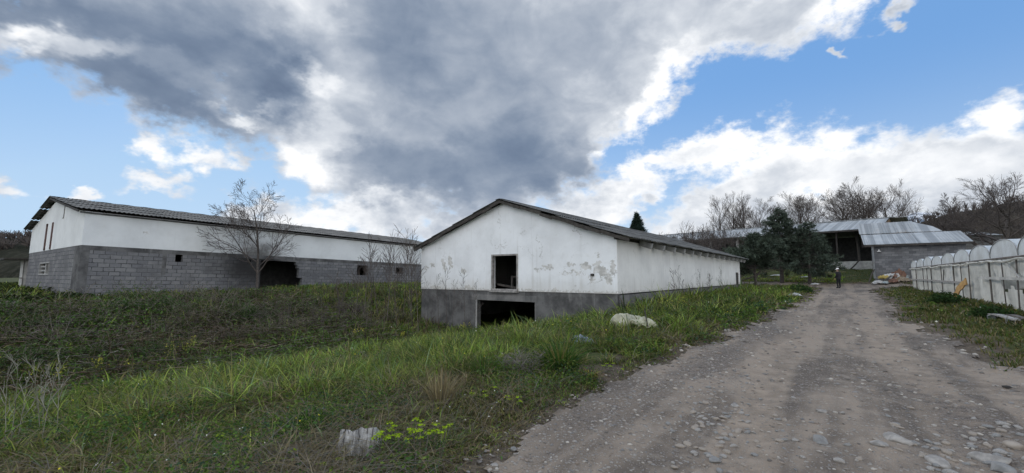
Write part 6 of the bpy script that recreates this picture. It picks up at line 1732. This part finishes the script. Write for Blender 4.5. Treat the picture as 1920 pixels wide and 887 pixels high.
def bramble_bush(R_, H, n, seed, leafy, tone):
    root = thing('bramble_bush', 'arching bramble bush rising from the tangle on the bank before the block barn', 'bush', (0, 0, 0), 0, 'bramble bushes on the bank'); r = random.Random(seed); sg = []; LP = []
    for i in range(n):
        a = r.uniform(0, 2 * pi); p = Vector((r.gauss(0, R_ * .28), r.gauss(0, R_ * .28), -.05)); el_ = r.uniform(.6, 1.35)
        d = Vector((cos(a) * cos(el_), sin(a) * cos(el_), sin(el_))); L = H * r.uniform(.7, 1.5); drop_ = r.uniform(.05, .34)
        for k in range(7):
            q = p + d * L / 7; sg.append((tuple(p), tuple(q), .0075 * (1 - k * .1), .0075 * (.9 - k * .1)))
            d = (d + Vector((r.uniform(-.12, .12), r.uniform(-.12, .12), -drop_))).normalized()
            if k > 1 and r.random() < .5:
                e_ = q + (d + Vector((r.uniform(-1, 1), r.uniform(-1, 1), r.uniform(-.3, .8)))).normalized() * L * .16; sg.append((tuple(q), tuple(e_), .004, .003))
            if k > 0:
                for _ in range(leafy): LP.append(q + Vector((r.gauss(0, .07), r.gauss(0, .07), r.gauss(-.03, .06))))
            p = q
    Vv, Ff = seg_mesh(sg, 3); tn = np.repeat(np.array([(.21, .185, .155), (.11, .088, .074), (.28, .25, .215)])[np.random.default_rng(seed).integers(0, 3, len(sg))], 6, 0)
    np_mesh('canes', Vv, Ff, M['straw'], tn, root)
    if LP:
        LP = np.array([p[:] for p in LP]); n_ = len(LP)
        leaves_mesh('leaves', LP, rng.uniform(.04, .09, n_), rng.normal(0, .6, (n_, 3)) + [0, 0, 1], np.array([tone]) * rng.uniform(.5, 1.6, (n_, 1)), M['leaf'], root, None, .6)
    return root
bpro = [bramble_bush(.8, 1.0, 120, 1, 3, (.055, .098, .028)), bramble_bush(.9, .9, 150, 2, 1, (.07, .076, .034)), bramble_bush(.7, 1.15, 110, 3, 0, (.05, .06, .03)), bramble_bush(1.0, .8, 140, 4, 4, (.048, .085, .032))]
bsp = [(60, 618, 1.0, 3), (20, 650, .9, 1), (130, 598, 1.1, 1), (105, 650, .9, 2), (190, 612, 1.0, 0), (230, 655, .9, 1), (262, 588, 1.1, 3), (300, 632, 1.0, 2), (330, 598, .95, 0), (372, 650, .85, 1), (400, 606, 1.05, 1), (436, 640, .9, 2), (462, 600, 1.0, 3), (500, 636, .9, 1), (520, 605, .95, 2), (552, 628, .9, 2), (590, 610, .85, 1), (622, 628, .85, 2), (655, 604, .9, 1), (700, 618, .7, 2), (160, 672, .8, 0), (40, 690, .8, 3), (280, 676, .75, 3), (560, 585, .8, 0), (735, 598, .8, 1), (10, 600, 1.1, 0), (345, 566, 1.0, 1), (240, 566, .9, 0), (420, 572, .8, 2)]
seenp = set()
for i, (px, py, s_, k_) in enumerate(bsp):
    o = bpro[k_] if k_ not in seenp else copy_tree(bpro[k_]); seenp.add(k_)
    o.location = G(px, py); o.scale = (s_ * random.uniform(.85, 1.2), s_ * random.uniform(.85, 1.2), s_ * random.uniform(.75, 1.05)); o.rotation_euler = (0, 0, i * 2.4)
M['dead_twig'] = simple_mat('dead_grey_twigs', (.13, .115, .105), (.26, .24, .22), 12)
twig_bush('dead grey twiggy bush beside the tall bright green tuft', G(985, 702), .38, .36, 150, 3, M['dead_twig'], .0065)
twig_bush('tangle of dead reddish twigs on the bank before the gap between barns', G(655, 588), .9, .9, 260, 5, M['twig'], .008)
twig_bush('dead bleached weed with a pale crown low in the near grass', G(362, 850), .16, .24, 90, 6, M['dead_twig'], .004)
g = G(362, 822)
root = thing('dead_flower_head', 'dead white flower head caught in twigs, far from the road in the near grass', 'dead flower', g); n = 120
leaves_mesh('petals', rng.normal(0, 1, (n, 3)) * [.07, .04, .025] + [0, 0, .10], rng.uniform(.012, .03, n), rng.normal(0, 1, (n, 3)), np.array([[.34, .33, .31]]) * rng.uniform(.7, 1.3, (n, 1)), M['leaf'], root, None)
sg = [((random.uniform(-.02, .02), 0, -.05), (random.uniform(-.07, .07), random.uniform(-.04, .04), .10), .004, .003) for _ in range(14)]; Vv, Ff = seg_mesh(sg, 3); np_mesh('stems', Vv, Ff, M['dead_twig'], None, root)
M['pale_stalk'] = simple_mat('pale_dry_stalk', (.16, .152, .12), (.26, .25, .205), 12)
# pale dry stalks at the far left of the near grass
root = thing('dry_stalks', 'stand of pale leafless upright stalks in the near grass, away from the road', 'dry stalks', G(88, 842)); r = random.Random(8)
dd_ = (G(88, 842) - EYE).length; k_ = dd_ / FPX
for i in range(7):
    out = [[], [], []]; hx = r.uniform(-55, 60) * k_
    grow(out, r, Vector((hx, r.uniform(-.2, .2), -.05)), Vector((r.uniform(-.18, .22), r.uniform(-.1, .1), 1)).normalized(), r.uniform(85, 120) * k_, .0055, 0, [(6, 5, 26, .30, .05, .02), (4, 2, 28, .5, .10, .05), (2, 0, 0, 0, .1, 0)])
    Vv, Ff = seg_mesh([s for l in out for s in l], 4); np_mesh('stalk', Vv, Ff, M['pale_stalk'], None, root)
# green flowering spurges
M['spurge'] = M['leaf']
def spurge(label, at_, n, w, h, seed):
    root = thing('spurge_plant', label, 'flowering weed', at_, 0, 'yellow green spurges in the near grass'); r = random.Random(seed); sg = []; LP, LN, LC, FP, FN, FC = [], [], [], [], [], []
    for i in range(n):
        b0 = Vector((r.uniform(-w, w) * .5, r.uniform(-w, w) * .35, -.02)); tp = b0 * 1.3 + Vector((r.uniform(-.04, .04), r.uniform(-.04, .04), h * r.uniform(.6, 1.05)))
        sg.append((tuple(b0), tuple(tp), .0035, .0025))
        for k in range(18):
            t = r.uniform(.15, .95); p = b0.lerp(tp, t); a = r.uniform(0, 6.3); q = p + Vector((cos(a), sin(a), .3)) * .025
            LP.append(q); LN.append((cos(a) * .6, sin(a) * .6, 1)); LC.append(np.array((.045, .085, .028)) * r.uniform(.7, 1.2))
        for k in range(16):
            a = r.uniform(0, 6.3); rr_ = .034 * sqrt(r.random()); FP.append(tp + Vector((cos(a) * rr_, sin(a) * rr_, .012 - rr_ * .2 + r.uniform(-.006, .006)))); FN.append((cos(a) * .4, sin(a) * .4, 1)); FC.append(np.array((.27, .38, .025)) * r.uniform(.75, 1.2))
    Vv, Ff = seg_mesh(sg, 4); np_mesh('stems', Vv, Ff, M['bark_pale'], None, root)
    leaves_mesh('leaves', np.array([p[:] for p in LP]), rng.uniform(.022, .04, len(LP)), np.array(LN), np.array(LC), M['leaf'], root, None, .35)
    leaves_mesh('flower_heads', np.array([p[:] for p in FP]), rng.uniform(.016, .026, len(FP)), np.array(FN), np.array(FC), M['leaf'], root, None, .9)
for i, (px, py, n, w, h, lab) in enumerate(((785, 862, 26, .46, .30, 'largest spurge with many yellow green heads right of the bleached stump'), (712, 870, 6, .16, .26, 'narrow spurge touching the right side of the bleached stump'), (612, 884, 4, .14, .12, 'low spurge in front of the bleached stump'), (440, 856, 6, .22, .22, 'spurge near the dead white flower head'),
                                            (545, 884, 5, .18, .16, 'small spurge between the dead flower head and the stump'), (905, 756, 5, .25, .20, 'spurge on bare soil below the dead twiggy bush'), (955, 775, 5, .22, .22, 'yellowing spurge close to the gravel edge'), (1150, 700, 5, .25, .16, 'spurge in the grass between bare patch and gravel'), (470, 868, 4, .15, .14, 'tiny spurge beside the one near the dead flower head'), (300, 700, 8, .6, .3, 'broad pale green spurge far down the slope near the brambles'), (250, 735, 7, .5, .3, 'spurge low on the slope left of the mustard stems'))):
    spurge(lab, G(px, py), n, w, h, 40 + i)
# yellow mustard plants
def mustard(label, at_, H, seed, group):
    root = thing('mustard_plant', label, 'mustard plant', at_, 0, group); r = random.Random(seed); out = [[], [], []]
    dd_ = (at_ - EYE).length; f_ = max(1, dd_ / 9)
    for i in range(4): grow(out, r, Vector((r.uniform(-.1, .1), r.uniform(-.1, .1), -.03)), Vector((r.uniform(-.3, .3), r.uniform(-.3, .3), 1)).normalized(), H * r.uniform(.75, 1.05), .005 * f_, 0, [(5, 6, 30, .4, .06, .02), (3, 2, 30, .5, .1, .1), (2, 0, 0, 0, .1, .1)])
    Vv, Ff = seg_mesh([s for l in out for s in l], 3); np_mesh('stems', Vv, Ff, M['mustard_stem'], None, root)
    tips = [s[1] for l in out[1:] for s in l[-40:]]; P = np.repeat(np.array(tips), 2, 0) + rng.normal(0, .015 * f_, (len(tips) * 2, 3)); k = rng.random(len(P)) < .38; P = P[k]; n = len(P)
    leaves_mesh('flowers', P, rng.uniform(.014, .022, n) * f_, rng.normal(0, .5, (n, 3)) + [0, -.4, 1], np.array([[.40, .38, .07]]) * rng.uniform(.8, 1.2, (n, 1)), M['leaf'], root, None, .9)
M['mustard_stem'] = simple_mat('green_stems', (.05, .08, .03), (.08, .11, .04), 9)
mus = [(108, 725, .55, 'yellow mustard plant at the bramble edge, the one farthest from the white barn'), (172, 712, .6, 'second yellow mustard plant along the bramble edge'), (235, 706, .45, 'small yellow mustard plant midway along the bramble edge'), (318, 690, .7, 'tall yellow mustard plant amid the bramble edge'), (352, 684, .75, 'tallest yellow mustard plant of the bramble edge, nearest the barn'),
       (672, 640, .5, 'yellow mustard plant below the tangle of reddish twigs'), (752, 642, .45, 'yellow mustard plant near the base corner of the white barn'), (1048, 606, .5, 'yellow mustard plant against the grey barn base right of the doorway'), (1075, 603, .45, 'yellow mustard plant between the doorway and the barn corner'), (1105, 601, .4, 'yellow mustard plant nearest the barn corner'), (1256, 600, .75, 'tall mustard plant behind the end of the cream tarpaulin'), (1278, 592, .6, 'mustard plant beyond the tarpaulin toward the side wall'), (870, 628, .5, 'white and yellow mustard plant before the barn doorway')]
for i, (px, py, H, lab) in enumerate(mus): mustard(lab, G(px, py), H, 60 + i, 'yellow mustard plants')
# burnt dark clods along the verge
x, y, u, v, D = scatter(900, 6, 15, 25, 55, 1)
k = (np.abs(u - 2.35 - (fbm(v * .8, u * 0, 91) - .5) * 1.2) < .28) & (v > 7.5) & (v < 17) & (fbm(u * .9, v * .9, 92) > .46); x, y, u, v = x[k], y[k], u[k], v[k]; n = len(x)
S = rng.uniform(.015, .06, n); L = iv[None] * S[:, None, None] * np.array([1.3, 1, .4]) * (1 + rng.uniform(-.3, .3, (n, len(iv), 1)))
PV = (L + np.stack([x, y, height(x, y) + S * .1 + .01], -1)[:, None]).reshape(-1, 3)
M['clod'] = simple_mat('burnt_clods', (.018, .016, .014), (.045, .04, .035), 20)
tag(np_mesh('dirt_clods', PV, (if_[None] + (np.arange(n) * len(iv))[:, None, None]).reshape(-1, 3), M['clod']), kind='stuff')
